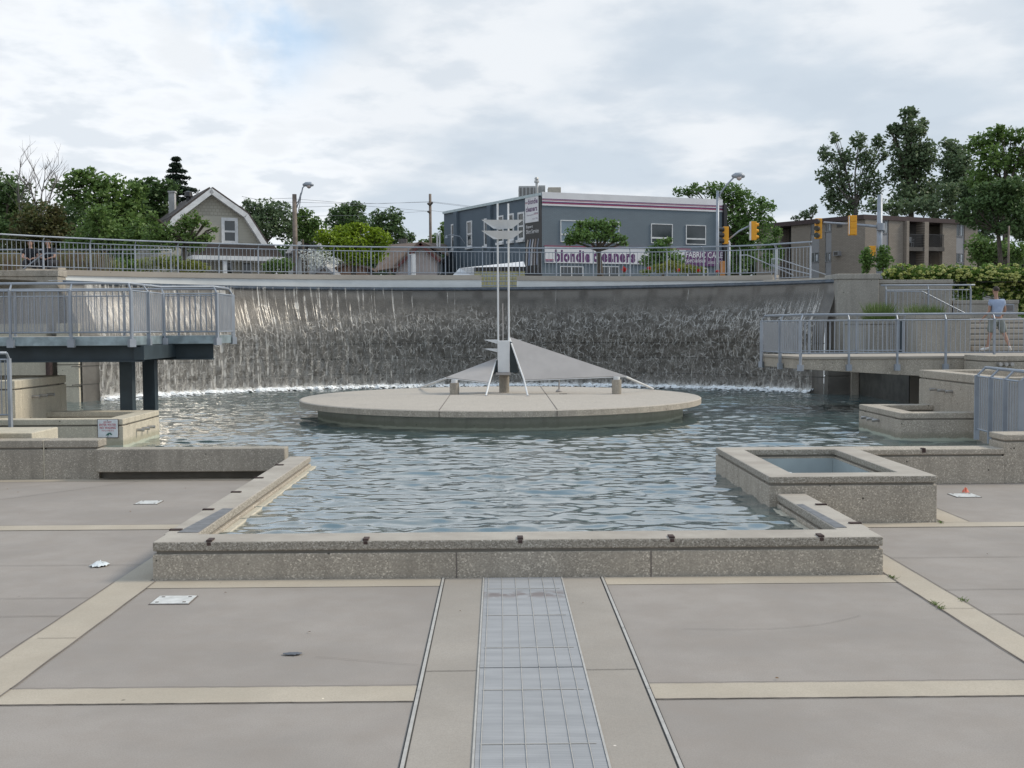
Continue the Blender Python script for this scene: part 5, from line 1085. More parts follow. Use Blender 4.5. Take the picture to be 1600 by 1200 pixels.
# --- brown brick apartment block
Ca = P(1351, 500, 92); La = P(1182, 500, 100.7); Ra = P(1527, 500, 98)
F1 = Frame((La.x, La.y, 0), (Ca.x-La.x, Ca.y-La.y, 0)); F2 = Frame((Ca.x, Ca.y, 0), (Ra.x-Ca.x, Ra.y-Ca.y, 0))
L1 = (Ca-La).length; L2 = (Ra-Ca).length; za = F1.uv(1350, 335.5)[1]
MA1 = brick('brown_brick_side', (.26, .225, .19), (.30, .265, .225), (F1.r.x, F1.r.y), rowh=.10, bw=.30); MA2 = brick('brown_brick_front', (.26, .225, .19), (.30, .265, .225), (F2.r.x, F2.r.y), rowh=.10, bw=.30)
ap = thing('apartment_block', 'brown brick apartment block with a dark flat roof edge behind the traffic lights', 'building', (Ca.x, Ca.y, 3.9))
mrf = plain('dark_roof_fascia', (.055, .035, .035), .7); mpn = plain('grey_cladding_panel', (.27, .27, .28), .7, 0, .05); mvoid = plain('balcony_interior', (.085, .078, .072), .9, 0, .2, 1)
def cols(F, spans, mat, d0=-.3, d1=0., top=None):
    class Multi:
        def build(self, name, mat, par):
            for a, b in spans:
                u0 = F.uv(a, 400)[0]; u1 = F.uv(b, 400)[0]; MB().fbox(F, u0, u1, 3.2, (top or za)-.35, d0, d1).build(name, mat, par)
    return Multi()
cols(F1, [(1236, 1266), (1280, 1289), (1299, 1350.5)], MA1).build('wall', MA1, ap); cols(F1, [(1182, 1219)], MA1).build('wall', MA1, ap)
cols(F2, [(1351.5, 1377.5), (1388.5, 1411.5), (1472.5, 1494), (1507, 1527)], MA2).build('wall', MA2, ap); cols(F2, [(1412, 1416), (1440, 1446.5)], MA2, -.6, .3).build('pier', MA2, ap)
cols(F1, [(1266.3, 1279.7), (1289.3, 1298.7)], mpn, -.3, -.06).build('cladding_panel', mpn, ap); cols(F2, [(1378, 1388), (1494.5, 1506.5)], mpn, -.3, -.06).build('cladding_panel', mpn, ap)
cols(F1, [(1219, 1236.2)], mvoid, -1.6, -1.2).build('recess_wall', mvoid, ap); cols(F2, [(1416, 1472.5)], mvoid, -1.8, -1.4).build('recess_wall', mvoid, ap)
bk = F2.pt(L2, 0)-F1.r*L1
s = MB(); s.prism([F1.pt(.4, 0, -2.0).xy[:], F1.pt(L1-2.0, 0, -2.0).xy[:], F2.pt(2.0, 0, -2.0).xy[:], F2.pt(L2-.4, 0, -2.).xy[:], (bk.x, bk.y)], 3.2, za-.4); s.build('core', MA2, ap)
s = MB(); s.prism([F1.pt(-.2, 0, .25).xy[:], (F1.pt(L1, 0, .25)+F2.r*.0).xy[:], F2.pt(L2+.2, 0, .25).xy[:], (bk.x, bk.y)], za-.36, za); s.build('roof', mrf, ap)
for (F, x0, x1, ys) in ((F1, 1267.5, 1278, ((350.5, 364.5), (395.5, 409))), (F1, 1290, 1297.5, ((348, 361.5), (395, 408))), (F2, 1378.8, 1387, ((345, 364.5), (395.5, 410))), (F2, 1495.5, 1505, ((349, 369), (396, 410)))):
    for (ya, yb) in ys: window(F, ap, x0, ya, x1, yb, vbar=(x0+x1)/2, d=-.05, fr=.04, glass=M_GLASS, frame=mpn); u, v = F.uv((x0*.35+x1*.65), yb); u2, v2 = F.uv(x1, ya); MB().fbox(F, u, u2-.05, v+.05, v2-.1, -.045, -.035).build('curtain', M_CURT, ap)
for y0, y1 in ((388, 392),):
    for xa, xb in ((1416.5, 1439.8), (1446.8, 1472)):
        u0, v1 = F2.uv(xa, y0-2); u1, _ = F2.uv(xb, y0); _, v0 = F2.uv(xa, y1); b_ = MB().fbox(F2, u0, u1, v0, v1, -1.3, .25).build('balcony_slab', mvoid, ap)
        s = MB(); vt = v1+1.0
        for k in range(14): uu = u0+(u1-u0)*(k+.5)/14; s.fbox(F2, uu-.02, uu+.02, v1, vt, .18, .21)
        s.fbox(F2, u0, u1, vt, vt+.05, .17, .22); s.build('balcony_rail', M_BLACK, b_)
s = MB()
for F, x0, y0, x1, y1 in ((F1, 1306.5, 393, 1314.5, 399.5),): fpx(F, s, x0, y0, x1, y1, 0, .4)
s.build('air_conditioner', mpn, ap); s = MB(); fpx(F1, s, 1308, 348, 1316, 354.5, 0, .05); s.build('wall_vent', mvoid, ap); s = MB(); fpx(F1, s, 1307.5, 394, 1313.5, 398.6, .4, .41); s.build('air_conditioner_grille', mvoid, ap)
ch = thing('garden_chair', 'white plastic garden chair standing on the left apartment balcony', 'chair', tuple(F2.pt(F2.uv(1425.5, 386)[0], F2.uv(1425, 387)[1], -.3)))
o_ = Vector(ch.location); s = MB(); s.box(o_.x-.26, o_.x+.26, o_.y-.25, o_.y+.25, o_.z+.42, o_.z+.46); s.build('seat', M_WHITE, ch); s = MB(); s.box(o_.x-.26, o_.x+.26, o_.y+.22, o_.y+.26, o_.z+.5, o_.z+.9); s.build('backrest', M_WHITE, ch)
for a in (-1, 1):
    for b in (-1, 1): MB().box(o_.x+a*.24-.02, o_.x+a*.24+.02, o_.y+b*.22-.02, o_.y+b*.22+.02, o_.z, o_.z+.42).build('leg', M_WHITE, ch)
    MB().box(o_.x+a*.28-.02, o_.x+a*.28+.02, o_.y-.22, o_.y+.24, o_.z+.62, o_.z+.66).build('armrest', M_WHITE, ch)
# --- gambrel house
o_ = P(328, 500, 62); rv = Vector((.90, .43, 0)).normalized(); FH = Frame((o_.x, o_.y, 0), rv)
hs = thing('gambrel_house', 'grey shingled house with a gambrel roof and a white trimmed attic window', 'house', (o_.x, o_.y, 3.9))
def fu(px, py): return FH.uv(px, py)
msid = newmat('lap_siding')[0]; N = NT(msid.node_tree); pos = N.n('ShaderNodeNewGeometry').outputs['Position']; x = N.xyz(pos); ln = N.m('MODULO', N.m('MULTIPLY', x[2], 6.5), 1.)
finish(N, N.mix(N.m('MULTIPLY', N.ss(ln, .85, 1.), .5), (.44, .42, .355), (.27, .25, .21)), .8, 0, ln, .4, .02)
mshg = brick('gable_shingles', (.38, .36, .305), (.44, .42, .355), (rv.x, rv.y), rowh=.17, bw=.2, ms=.7)
pk = fu(328, 296.5); rb = fu(384, 336); rl_ = fu(414, 383); lb_ = fu(268, 342); ll_ = fu(248, 378)
base_z = 3.6; vm_ = fu(328, 337)[1]
sp_ = (pk[0], pk[1])
tt = (vm_-rb[1])/(pk[1]-rb[1]); ru = rb[0]+(pk[0]-rb[0])*max(tt, 0); tl = (vm_-lb_[1])/(pk[1]-lb_[1]); lu = lb_[0]+(pk[0]-lb_[0])*max(tl, 0)
MB().fprism(FH, [(lu, vm_), (ru, vm_), pk], -8.2, 0).build('gable', mshg, hs)
poly = [(ll_[0], base_z), (rl_[0], base_z), (rl_[0], rl_[1]), (rb[0], min(rb[1], vm_-.01)), (ru, vm_-.004), (lu, vm_-.004), (lb_[0], min(lb_[1], vm_-.01)), (ll_[0], ll_[1])]
MB().fprism(FH, poly, -8.2, 0).build('wall', msid, hs)
mroof = plain('dark_shingle_roof', (.075, .062, .058), .9, 0, .2, 2)
def roofpl(a, b, th=.14, ov=.35, n='roof', mat=None):
    a = Vector(a); b = Vector(b); dn = (b-a).normalized(); nn = Vector((-dn.y, dn.x)) if (-dn.y*0+dn.x) > 0 else Vector((dn.y, -dn.x))
    if nn.y < 0: nn = -nn
    c = [tuple(a), tuple(b), tuple(b+nn*th), tuple(a+nn*th)]; MB().fprism(FH, c, -8.6, ov).build(n, mat or mroof, hs)
    c = [tuple(a-nn*.22), tuple(b-nn*.22), tuple(b+nn*.05), tuple(a+nn*.05)]; MB().fprism(FH, c, .02, ov+.02).build('rake_trim', M_FRAME, hs)
roofpl(pk, rb); roofpl(rb, rl_); roofpl(pk, lb_); roofpl(lb_, (ll_[0], ll_[1]))
window(FH, hs, 350.5, 345, 367, 376.5, 361.5, fr=.17, d=.0)
uc, vc = fu(269, 300); p0 = P(269, 300, 65.5); s = MB(); s.box(p0.x-.15, p0.x+.17, 65.3, 65.65, p0.z-2.2, p0.z-.05); s.box(p0.x-.19, p0.x+.21, 65.26, 65.69, p0.z-.05, p0.z+.04); s.build('chimney', plain('chimney_grey', (.42, .42, .42), .8), hs)
p0 = P(294.5, 303, 64); MB().lathe(p0.x, 64, [(.12, p0.z-.6), (.12, p0.z-.2), (.24, p0.z-.15), (.2, p0.z+.1), (.05, p0.z+.16)], 12).build('roof_vent', M_BLACK, hs)
# porch
pu0 = fu(292, 404)[0]; pu1 = fu(430, 404)[0]; pv = fu(400, 404)[1]; pv2 = fu(400, 386)[1]
s = MB(); s.fprism(FH, [(pu0, pv), (pu1, pv), (pu1-.5, pv2), (pu0+.3, pv2)], .05, 1.7); s.build('porch_roof', mroof, hs); MB().fbox(FH, pu0-.05, pu1+.05, pv-.22, pv, .0, 1.8).build('porch_fascia', M_FRAME, hs)
for px in (341, 421): u = fu(px, 410)[0]; MB().fbox(FH, u-.1, u+.1, 3.7, pv-.22, 1.5, 1.7).build('porch_post', M_FRAME, hs)
window(FH, hs, 352, 411, 362, 430, fr=.08); window(FH, hs, 380, 411, 392, 430, fr=.08)
# --- small houses
def house(lab, Y, pkx, ev, ridge_dx, wall, roofm, dep=7., name='small_house', trim=None):
    pk, l, r = [P(a, b, Y) for a, b in (pkx, ev[0], ev[1])]; t = thing(name, lab, 'house', (pk.x, Y, 3.9)); F = Frame((0, Y, 0), (1, 0, 0))
    MB().fprism(F, [(l.x, 3.6), (r.x, 3.6), (r.x, r.z), (pk.x, pk.z), (l.x, l.z)], -dep, 0).build('wall', wall, t)
    for a in (l, r):
        dx = Vector((a.x-pk.x, a.z-pk.z)).normalized(); e = Vector((a.x, a.z))+dx*.35; n = Vector((-dx.y, dx.x)); n = n if n.y > 0 else -n; p0 = Vector((pk.x, pk.z))
        MB().fprism(F, [tuple(p0), tuple(e), tuple(e+n*.14), tuple(p0+n*.14)], -dep-.2, .35).build('roof', roofm, t)
        if trim: MB().fprism(F, [tuple(p0-n*.18), tuple(e-n*.18), tuple(e-n*.01), tuple(p0-n*.01)], .30, .36).build('rake_trim', trim, t)
    return t
mgr_ = plain('grey_shingle_roof', (.22, .22, .225), .9, 0, .15, 2); mbr = plain('brown_shingle_roof', (.17, .125, .10), .9, 0, .15, 2); mpk = plain('pale_pink_siding', (.47, .41, .385), .8, 0, .06)
ms2 = plain('white_siding', (.55, .56, .56), .7, 0, .06)
t = house('small pale house with a grey roof behind the blossoming tree', 86, (485, 376), ((450, 402), (508, 398)), 0, ms2, mgr_, 8)
A, B, C2, D2 = P(446, 398, 85.5), P(484, 397, 85.5), P(484, 376.5, 89), P(461, 377.5, 89); MB().slab([A, B, C2, D2], .12).build('roof', mgr_, t)
t = house('brown roofed house with a pale pink gable left of the grey shop', 78, (657.5, 379.5), ((618, 418), (683, 402)), 0, mpk, mbr, 9, trim=plain('maroon_trim', (.16, .05, .045), .7))
MB().slab([P(585, 425, 77.5), P(622, 420, 77.6), P(657, 380.5, 79.5), P(607, 384.5, 82)], .12).build('roof', mbr, t)
MB().slab([P(660, 381, 79), P(700, 400, 79), P(697, 383.5, 84), P(640, 383, 84)], .12).build('roof', mbr, t)
q = P(629, 373, 84); MB().box(q.x-.3, q.x+.3, 84, 84.6, q.z-1.6, q.z).build('chimney', M_BARKG, t)
t = house('low terracotta coloured shed behind the lime green tree', 74, (547, 412), ((528, 420), (572, 419)), 0, plain('terracotta_wall', (.27, .17, .125), .9), mbr, 4, 'shed')
t = house('tiny grey roofed shed right of the blossoming tree', 58, (507, 419), ((490, 431), (520, 431)), 0, mpk, mgr_, 3, 'shed')
st_ = thing('flue_pipes', 'pair of slim white flue pipes standing left of the grey shop', 'flue', (P(685, 400, 80).x, 80, 3.9))
for px in (683.2, 687): q = P(px, 364.5, 80); MB().tube([(q.x, 80, 3.6), tuple(q)], .065, 8).build('pipe', M_WHITE, st_)
for px0, px1, py, lab, mt in ((637.5, 641.5, 398, 'slim grey square post in front of the pink gable', M_STEEL), (642.5, 649, 397.5, 'wider white square post in front of the pink gable', M_WHITE)):
    a, b = P(px0, py, 54), P(px1, py, 54); t = thing('square_post', lab, 'post', (a.x, 54, 3.9)); MB().box(a.x, b.x, 54, 54+(b.x-a.x), 3.9, a.z).build('shaft', mt, t); MB().box(a.x-.01, b.x+.01, 53.99, 54.01+(b.x-a.x), a.z, a.z+.03).build('cap', M_FRAME, t)

# ============================================================ POLES, LAMPS, SIGNALS
M_WOOD = plain('weathered_wood', (.19, .155, .13), .95, 0, .25, 4); M_AMB = plain('signal_yellow', (.72, .33, .012), .45, 0, .05)
def pole(name, lab, px, pyt, Y, r, mat, cat):
    q = P(px, pyt, Y); t = thing(name, lab, cat, (q.x, Y, 3.9)); MB().tube([(q.x, Y, 3.5), tuple(q)], r, 12, r*.8).build('pole', mat, t, smooth=True); return t, q
mlh = plain('lamp_glass', (.42, .36, .34), .3)
def cobra(t, q, Y, pts, hx, hy):
    MB().tube([P(a, b, Y) for a, b in pts], .035, 7).build('arm', M_STEEL, t, smooth=True); h = P(hx, hy, Y)
    o = MB().add([], []); s = MB(); s.tube([h+Vector((-.28, 0, .02)), h+Vector((-.12, 0, .05)), h+Vector((.12, 0, .05)), h+Vector((.28, 0, -.0))], [.05, .12, .13, .05], 10); o = s.build('lamp_head', M_STEEL, t, smooth=True)
    s = MB(); s.lathe(h.x+.04, h.y, [(.02, h.z-.17), (.10, h.z-.12), (.13, h.z-.02)], 12); s.build('lamp_lens', mlh, o, smooth=True)
t, q = pole('utility_pole', 'weathered wooden pole carrying a curved street lamp arm, right of the gambrel house', 460, 303.5, 60, .14, M_WOOD, 'utility pole')
cobra(t, q, 60, [(461, 330), (466, 318), (471, 302), (473, 293), (478, 288.5)], 481.5, 289.5)
MB().tube([P(462, 345, 60), P(468, 322, 60), P(471, 300, 60)], .02, 5).build('cable', M_BLACK, t); MB().tube([P(461, 322, 60), P(467, 312, 60), P(470, 301, 60)], .02, 5).build('cable', M_BLACK, t)
t, q = pole('utility_pole', 'slim utility pole with small insulator arms left of the grey shop', 672, 303, 85, .12, M_WOOD, 'utility pole')
s = MB()
for a, b, c, e in ((668, 317.5, 672, 321), (672, 321, 676, 316), (668, 330, 672, 333)): s.tube([P(a, b, 84.9), P(c, e, 84.9)], .07, 6)
s.build('insulator', M_BARK, t)
t, q = pole('utility_pole', 'thin dark pole between the two small pale houses', 473, 374, 64, .07, M_BARK, 'utility pole')
t, q = pole('utility_pole', 'thin grey pole in front of the dark spreading tree at the right', 1576.5, 353, 60, .06, M_WOOD, 'utility pole')
wr = thing('power_lines', 'thin overhead power lines strung between the two wooden poles', 'power lines', (-8, 70, 8))
for pts in (((405, 311.5, 60), (460, 309.5, 60)), ((404, 315, 60), (460, 316, 60)), ((462, 311, 60), (540, 317, 70), (600, 318, 78), (671, 315, 85)), ((462, 316, 60), (560, 318.5, 72), (671, 316, 85)), ((462, 324, 60), (560, 321, 72), (671, 330, 85)), ((462, 338, 60), (560, 336.5, 72), (671, 330, 85)),
            ((673, 315, 85), (700, 318, 84), (745, 323.5, 82)), ((673, 316, 85), (720, 322, 84), (745, 324.5, 82)), ((673, 329, 85), (700, 332, 84)), ((378, 322, 60), (404, 323, 60), (460, 324, 60)), ((378, 307, 56), (404, 312, 60))):
    MB().tube([P(*p) for p in pts], .010, 3, cap=False).build('wire', M_BLACK, wr)
t, q = pole('street_lamp', 'grey metal street lamp with a curved arm at the right end of the grey shop', 1121.3, 298, 50, .075, M_STEEL, 'street lamp')
cobra(t, q, 50, [(1122, 312), (1127, 300), (1136, 288), (1146, 278), (1151, 276)], 1153.5, 276)
def signal(lab, Y, px, pyt, pyb, face, w=12, back=False, side=0):
    """face: 0 = towards the viewer, 1 = looking left, 2 = turned away"""
    a, b = P(px-w/2, pyt, Y), P(px+w/2, pyb, Y); t = thing('traffic_light', lab, 'traffic light', ((a.x+b.x)/2, Y, b.z), group='traffic lights at the crossing'); H_ = a.z-b.z; W_ = b.x-a.x
    s = MB(); s.box(a.x, b.x, Y, Y+.20, b.z, a.z); o = s.build('housing', M_AMB, t, bevel=.02)
    if face in (0, 1):
        for k in range(3):
            z = b.z+H_*(k+.5)/3; cx = (a.x+b.x)/2-(W_*.18 if face == 0 else W_*.45); s = MB(); r = H_/3*.40; pts = []
            dirv = Vector((-.55, -1, 0)).normalized() if face == 0 else Vector((-1, -.25, 0)).normalized()
            c0 = Vector((cx, Y+.02, z)); s.tube([c0, c0+dirv*.26], r, 12, r*.9); s.build('visor', M_BLACK, o)
            s = MB(); s.tube([c0+dirv*.261, c0+dirv*.264], r*.75, 12); s.build('lens', plain('lens_%d_%d' % (px, k), ((.02, .035, .03), (.03, .025, .012), (.03, .01, .01))[k], .3), o)
    elif face == 3:
        for k in range(3):
            z = b.z+H_*(k+.5)/3; s = MB(); s.tube([(b.x-.02, Y+.1, z), (b.x+.12, Y+.08, z)], H_/3*.36, 10, H_/3*.2); s.build('visor', M_AMB, o)
        MB().box(a.x-.04, a.x-.002, Y-.02, Y+.2, b.z, a.z).build('backing_edge', M_FRAME, o)
    else:
        s = MB()
        for k in range(3): z = b.z+H_*(k+.5)/3; s.box(a.x+W_*.15, b.x-W_*.15, Y-.02, Y-.001, z-H_*.13, z+H_*.13)
        s.build('door_panel', M_AMB, o, bevel=.008); MB().box(a.x-.02, a.x+.015, Y-.03, Y+.0, b.z+.04, a.z-.04).build('backing_edge', M_FRAME, o)
    return t
signal('yellow traffic light with black visors hanging at the end of the right mast arm', 54, 1279.5, 341, 373, 0, 10)
signal('yellow traffic light seen from behind in the middle of the right mast arm', 54, 1333, 336.5, 367.5, 2, 12)
signal('yellow traffic light half hidden between the two small trees on the right signal pole', 54.3, 1363, 384, 401, 2, 11)
signal('yellow traffic light with black visors turned left beside the end of the grey shop', 52, 1134.5, 354, 381, 1, 8.5)
signal('yellow traffic light seen side on at the end of the left mast arm', 52, 1178, 346, 375, 3, 8.5)
t, q = pole('signal_pole', 'tall grey signal pole holding the long horizontal mast arm at the right', 1375, 304.5, 54.4, .15, M_STEEL, 'signal pole')
MB().tube([P(1287, 347.5, 54.3), P(1330, 350.5, 54.3), P(1375, 354.5, 54.3)], .045, 8, .075).build('mast_arm', M_STEEL, t); MB().tube([P(1376, 349, 54.25), P(1376, 360, 54.25)], .19, 10).build('clamp', M_STEEL, t)
MB().tube([P(1344, 329.5, 54.4), P(1375, 328.5, 54.4)], .015, 5).build('bracket', M_STEEL, t); MB().tube([P(1376, 315.5, 54.4), P(1387, 315.5, 54.4)], .015, 5).build('bracket', M_STEEL, t)
t, q = pole('signal_pole', 'short signal pole hidden behind the purple sign end, holding the left mast arm', 1139, 378, 52.3, .08, M_STEEL, 'signal pole')
MB().tube([P(1139, 374, 52.2), P(1155, 361, 52.2), P(1174, 351.5, 52.2)], .04, 7).build('mast_arm', M_STEEL, t, smooth=True)
q = P(1131, 414, 50.5); t = thing('utility_box', 'orange brown utility box at the foot of the traffic light, right of the purple sign', 'utility box', (q.x, 50.5, 3.9)); a, b = P(1127, 408, 50.5), P(1133, 408, 50.5)
MB().box(a.x, b.x, 50.5, 50.8, 3.9, a.z).build('cabinet', plain('orange_brown', (.42, .19, .06), .7), t, bevel=.01)

# ============================================================ PEOPLE
M_SKIN = plain('skin', (.34, .205, .155), .6, 0, .05); M_HAIR = plain('dark_hair', (.03, .022, .018), .8); M_BLUE = plain('blue_grey_cotton', (.26, .32, .44), .9, 0, .1, 6)
M_SHORT = plain('grey_green_cotton', (.19, .21, .20), .9, 0, .12, 6); M_NAVY = plain('black_cotton', (.016, .018, .024), .9); M_SHOE = plain('shoe_white', (.55, .55, .55), .6)
M_TROU = plain('dark_trousers', (.022, .022, .028), .9)
def skin(name, V, E, mat, par, root=None, lev=2):
    me = bpy.data.meshes.new(name); names = list(V); me.from_pydata([V[k][0] for k in names], [(names.index(a), names.index(b)) for a, b in E], []); o = bpy.data.objects.new(name, me); COL.objects.link(o)
    sk = o.modifiers.new('s', 'SKIN'); sk.use_smooth_shade = True; me.skin_vertices.new() if not me.skin_vertices else None
    for i, k in enumerate(names):
        r = V[k][1]; me.skin_vertices[0].data[i].radius = (r if isinstance(r, tuple) else (r, r)); me.skin_vertices[0].data[i].use_root = (k == (root or names[0]))
    ss = o.modifiers.new('u', 'SUBSURF'); ss.levels = lev; ss.render_levels = lev
    bpy.context.view_layer.update(); m2 = bpy.data.meshes.new_from_object(o.evaluated_get(bpy.context.evaluated_depsgraph_get())); bpy.data.objects.remove(o)
    off = root_loc(par) if par is not None else Vector((0, 0, 0))
    for v in m2.vertices: v.co -= off
    m2.materials.clear(); m2.materials.append(mat); m2.polygons.foreach_set('use_smooth', [True]*len(m2.polygons)); o = bpy.data.objects.new(name, m2); COL.objects.link(o); o.parent = par
    return o
def person(lab, O, J, tops, bottoms, shirt_m, short_m, hair=.112, face=(0, 1), sleeve=.55, leg=.75, shoe_m=None, group=None, cat='person'):
    """J: joints relative to O. builds one continuous body, then clothing over it"""
    O = Vector(O); t = thing('person', lab, cat, tuple(O), group); p = {k: O+Vector(v) for k, v in J.items()}
    f = Vector((face[0], face[1], 0)).normalized(); rt = Vector((f.y, -f.x, 0))
    V = {'pel': (p['pel'], (.135, .10)), 'belly': (p['pel'].lerp(p['chest'], .5), (.125, .095)), 'chest': (p['chest'], (.15, .105)), 'neck0': (p['neck'], .058), 'neck1': (p['neck'].lerp(p['head'], .45), .052),
         'head0': (p['head']+Vector((0, 0, -.05))+f*.015, (.066, .074)), 'head': (p['head']+Vector((0, 0, .03)), (.076, .09)), 'head2': (p['head']+Vector((0, 0, .10)), (.05, .06))}
    E = [('pel', 'belly'), ('belly', 'chest'), ('chest', 'neck0'), ('neck0', 'neck1'), ('neck1', 'head0'), ('head0', 'head'), ('head', 'head2')]
    for s_ in 'lr':
        sh_, el, wr, hp, kn, an, to = [p[s_+k] for k in ('sh', 'el', 'wr', 'hip', 'kn', 'an', 'toe')]
        V.update({s_+'sh': (sh_, .058), s_+'ua': (sh_.lerp(el, .5), .048), s_+'el': (el, .040), s_+'fa': (el.lerp(wr, .4), .038), s_+'wr': (wr, .026), s_+'pm': (wr+(wr-el).normalized()*.07, (.038, .02)),
                  s_+'hip': (hp, .092), s_+'th': (hp.lerp(kn, .5), .075), s_+'kn': (kn, .054), s_+'cf': (kn.lerp(an, .35), .055), s_+'an': (an, .036), s_+'ft': (an.lerp(to, .6)+Vector((0, 0, -.03)), .036), s_+'to': (to, .028)})
        E += [('chest', s_+'sh'), (s_+'sh', s_+'ua'), (s_+'ua', s_+'el'), (s_+'el', s_+'fa'), (s_+'fa', s_+'wr'), (s_+'wr', s_+'pm'), ('pel', s_+'hip'), (s_+'hip', s_+'th'), (s_+'th', s_+'kn'), (s_+'kn', s_+'cf'), (s_+'cf', s_+'an'), (s_+'an', s_+'ft'), (s_+'ft', s_+'to')]
    skin('body', V, E, M_SKIN, t, 'pel')
    hd = p['head']
    for s_ in 'lr':                      # fingers curled from the palm, thumb from its side
        wr, el = p[s_+'wr'], p[s_+'el']; d_ = (wr-el).normalized(); sd_ = d_.cross(Vector((0, 0, 1))); sd_ = sd_.normalized() if sd_.length > .1 else rt.copy(); pm = wr+d_*.085; dn = Vector((0, 0, -1))
        for k, L in enumerate((.070, .078, .073, .058)):
            b = pm+sd_*(.027-.018*k); skin('finger', {'a': (b-d_*.01, .0095), 'b': (b+d_*L*.5+dn*.006, .0085), 'c': (b+d_*L*.75+dn*.022, .0075), 'd': (b+d_*L*.8+dn*.042, .006)}, [('a', 'b'), ('b', 'c'), ('c', 'd')], M_SKIN, t, lev=1)
        b = wr+d_*.03+sd_*.03; skin('thumb', {'a': (b-sd_*.01, .011), 'b': (b+sd_*.02+d_*.02, .010), 'c': (b+sd_*.024+d_*.05+dn*.01, .008)}, [('a', 'b'), ('b', 'c')], M_SKIN, t, lev=1)
    # face and ears
    s = MB()
    for a in (-1, 1): c = hd+rt*a*.086+Vector((0, 0, .015)); s.tube([c-rt*a*.006, c+rt*a*.012], .026, 8, .022)
    s.tube([hd+f*.092+Vector((0, 0, .03)), hd+f*.108+Vector((0, 0, -.005)), hd+f*.098+Vector((0, 0, -.012))], [.008, .014, .012], 6); s.build('ears_and_nose', M_SKIN, t, smooth=True)
    s = MB()
    for a in (-1, 1): c = hd+f*.086+rt*a*.032+Vector((0, 0, .028)); s.tube([c, c+f*.008], .011, 8)
    s.build('eyes', M_HAIR, t); s = MB(); c = hd+f*.084+Vector((0, 0, -.045)); s.tube([c-rt*.024, c+f*.004, c+rt*.024], .006, 5); s.build('mouth', plain('lips', (.30, .10, .09), .6), t)
    vs = []; s = MB(); n, mm_ = 14, 9
    for j in range(mm_+1):
        ph = j/mm_*R(112)
        for i in range(n):
            th = 2*math.pi*i/n; d_ = Vector((math.cos(th), math.sin(th), 0)); fr = max(0, d_.dot(f)); ph2 = ph*(1-.48*fr); vs.append(hd+Vector((0, 0, .035))-f*.012+d_*math.sin(ph2)*.094*(hair/.112)+Vector((0, 0, math.cos(ph2)*.098)))
    s.add(vs, [(j*n+i, (j+1)*n+i, (j+1)*n+(i+1) % n, j*n+(i+1) % n) for j in range(mm_) for i in range(n)]); s.build('hair', M_HAIR, t, smooth=True)
    V = {'wst': (p['pel']+Vector((0, 0, .0)), (.178, .14)), 'bl': (p['pel'].lerp(p['chest'], .5), (.178, .14)), 'ch': (p['chest'], (.205, .15)), 'nk': (p['neck']+Vector((0, 0, -.03)), .075)}; E = [('wst', 'bl'), ('bl', 'ch'), ('ch', 'nk')]
    for s_ in 'lr':
        sh_, el = p[s_+'sh'], p[s_+'el']; V[s_+'s'] = (sh_, .088); V[s_+'e'] = (sh_.lerp(el, sleeve), .080); E += [('ch', s_+'s'), (s_+'s', s_+'e')]
    skin('shirt', V, E, shirt_m, t, 'ch')
    V = {'w': (p['pel']+Vector((0, 0, .02)), (.148, .115))}; E = []
    for s_ in 'lr':
        hp, kn, an = p[s_+'hip'], p[s_+'kn'], p[s_+'an']; V[s_+'h'] = (hp, .135); V[s_+'m'] = (hp.lerp(kn, .55), .125); E += [('w', s_+'h'), (s_+'h', s_+'m')]
        if leg <= 1: V[s_+'k'] = (hp.lerp(kn, leg+.25), .12); E += [(s_+'m', s_+'k')]
        else: V[s_+'k'] = (kn, .082); V[s_+'a'] = (kn.lerp(an, .9), .066); E += [(s_+'m', s_+'k'), (s_+'k', s_+'a')]
    skin('shorts' if leg <= 1 else 'trousers', V, E, short_m, t, 'w')
    for s_ in 'lr':
        an, to = p[s_+'an'], p[s_+'toe']; d_ = (to-an).normalized(); skin('shoe', {'a': (an+Vector((0, 0, -.035))-d_*.04, .044), 'b': (an.lerp(to, .55)+Vector((0, 0, -.025)), .045), 'c': (to, .036)}, [('a', 'b'), ('b', 'c')], shoe_m or M_SHOE, t, lev=1)
    return t
Ym = 32.6
def jm(px, py, dy=0): q = P(px, py, Ym+dy); return (q.x, q.y, q.z)
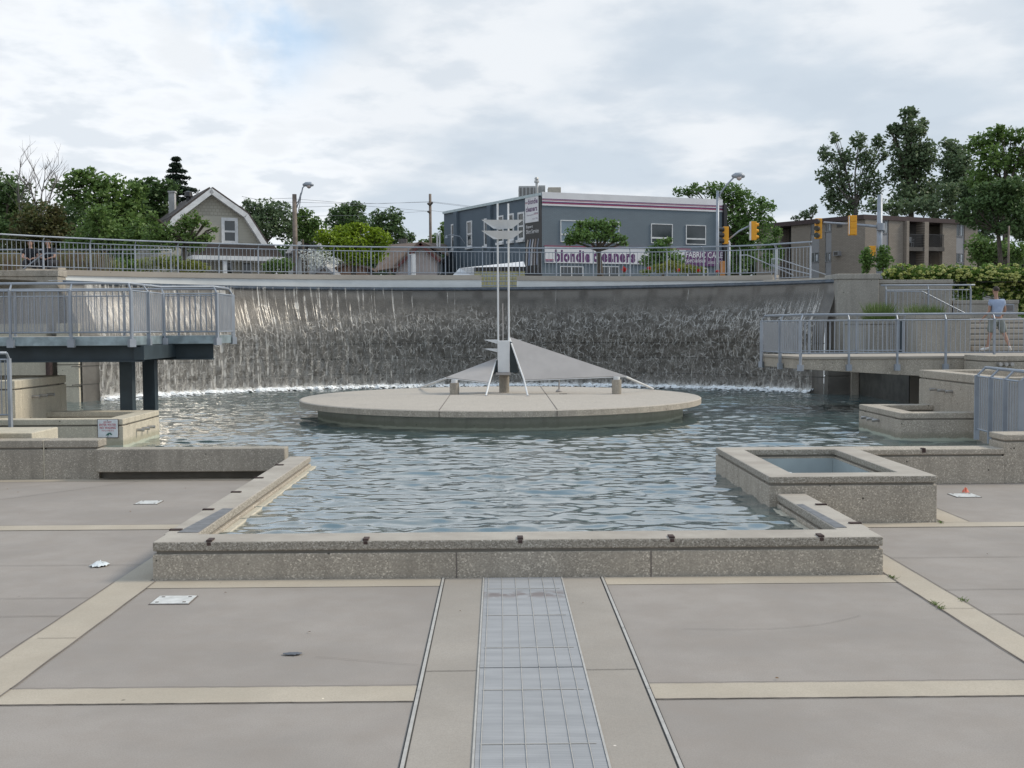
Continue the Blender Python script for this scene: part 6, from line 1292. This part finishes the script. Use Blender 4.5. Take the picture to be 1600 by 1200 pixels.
mn = dict(pel=jm(1557, 497), chest=jm(1557.5, 477), neck=jm(1556.5, 466.5), head=jm(1556, 454.5, -.02), lsh=jm(1547.5, 471.5), lel=jm(1546, 486, .05), lwr=jm(1535.5, 497.5, .22), rsh=jm(1567.5, 471, -.02), rel=jm(1570.5, 485, .10), rwr=jm(1563.5, 497, .34),
          lhip=jm(1552, 501), lkn=jm(1547.5, 521, .02), lan=jm(1543, 541.5, .10), ltoe=jm(1531.5, 546.5, .16), rhip=jm(1562.5, 501), rkn=jm(1569, 521, -.02), ran=jm(1577, 540.5, -.10), rtoe=jm(1579, 546.5, .10))
person('man in a blue grey t-shirt and grey shorts walking away on the upper right terrace', (0, 0, 0), mn, None, None, M_BLUE, M_SHORT, face=(-.35, 1), leg=.75)
def sit(O, lean, hands, fc, trunk_dx=0.):
    x, y, z = O; f = Vector((fc[0], fc[1], 0)).normalized(); r = Vector((f.y, -f.x, 0)); o = Vector(O)
    def q(fw, si, up): v = o+f*fw+r*si+Vector((0, 0, up)); return (v.x, v.y, v.z)
    return dict(pel=q(0, 0, .50), chest=q(lean, 0, .86), neck=q(lean*1.25, 0, 1.02), head=q(lean*1.4, 0, 1.17), lsh=q(lean, -.18, .95), lel=q(lean+.12, -.26, .70), lwr=q(hands, -.12, .66), rsh=q(lean, .18, .95), rel=q(lean+.12, .26, .70), rwr=q(hands, .10, .66),
                lhip=q(.02, -.10, .50), lkn=q(.44, -.16, .54), lan=q(.46, -.15, .12), ltoe=q(.62, -.17, .06), rhip=q(.02, .10, .50), rkn=q(.44, .16, .54), ran=q(.48, .15, .12), rtoe=q(.64, .17, .06))
for px, lean, fc, lab in ((49, .10, (.25, -1), 'left one of two people in dark clothes sitting behind the far left railing'), (81, .16, (-.15, -1), 'right one of two people in dark clothes sitting behind the far left railing, leaning forward')):
    q = P(px, 410, 39.6); person(lab, (0, 0, 0), sit((q.x, 39.6, 4.17), lean, .36, fc), None, None, M_NAVY, M_TROU, face=fc, leg=2, shoe_m=M_NAVY, sleeve=.6, group=None)
    MB().box(q.x-.3, q.x+.3, 39.45, 39.95, 3.95, 4.57) and None
q0, q1 = P(36, 410, 39.8), P(96, 410, 39.8); t = thing('seat_ledge', 'low concrete ledge that the two people at the far left sit on', 'ledge', (q0.x, 39.6, 3.95)); MB().box(q0.x, q1.x, 39.5, 40.2, 3.9, 4.56).build('block', M_CAP, t, bevel=.015)
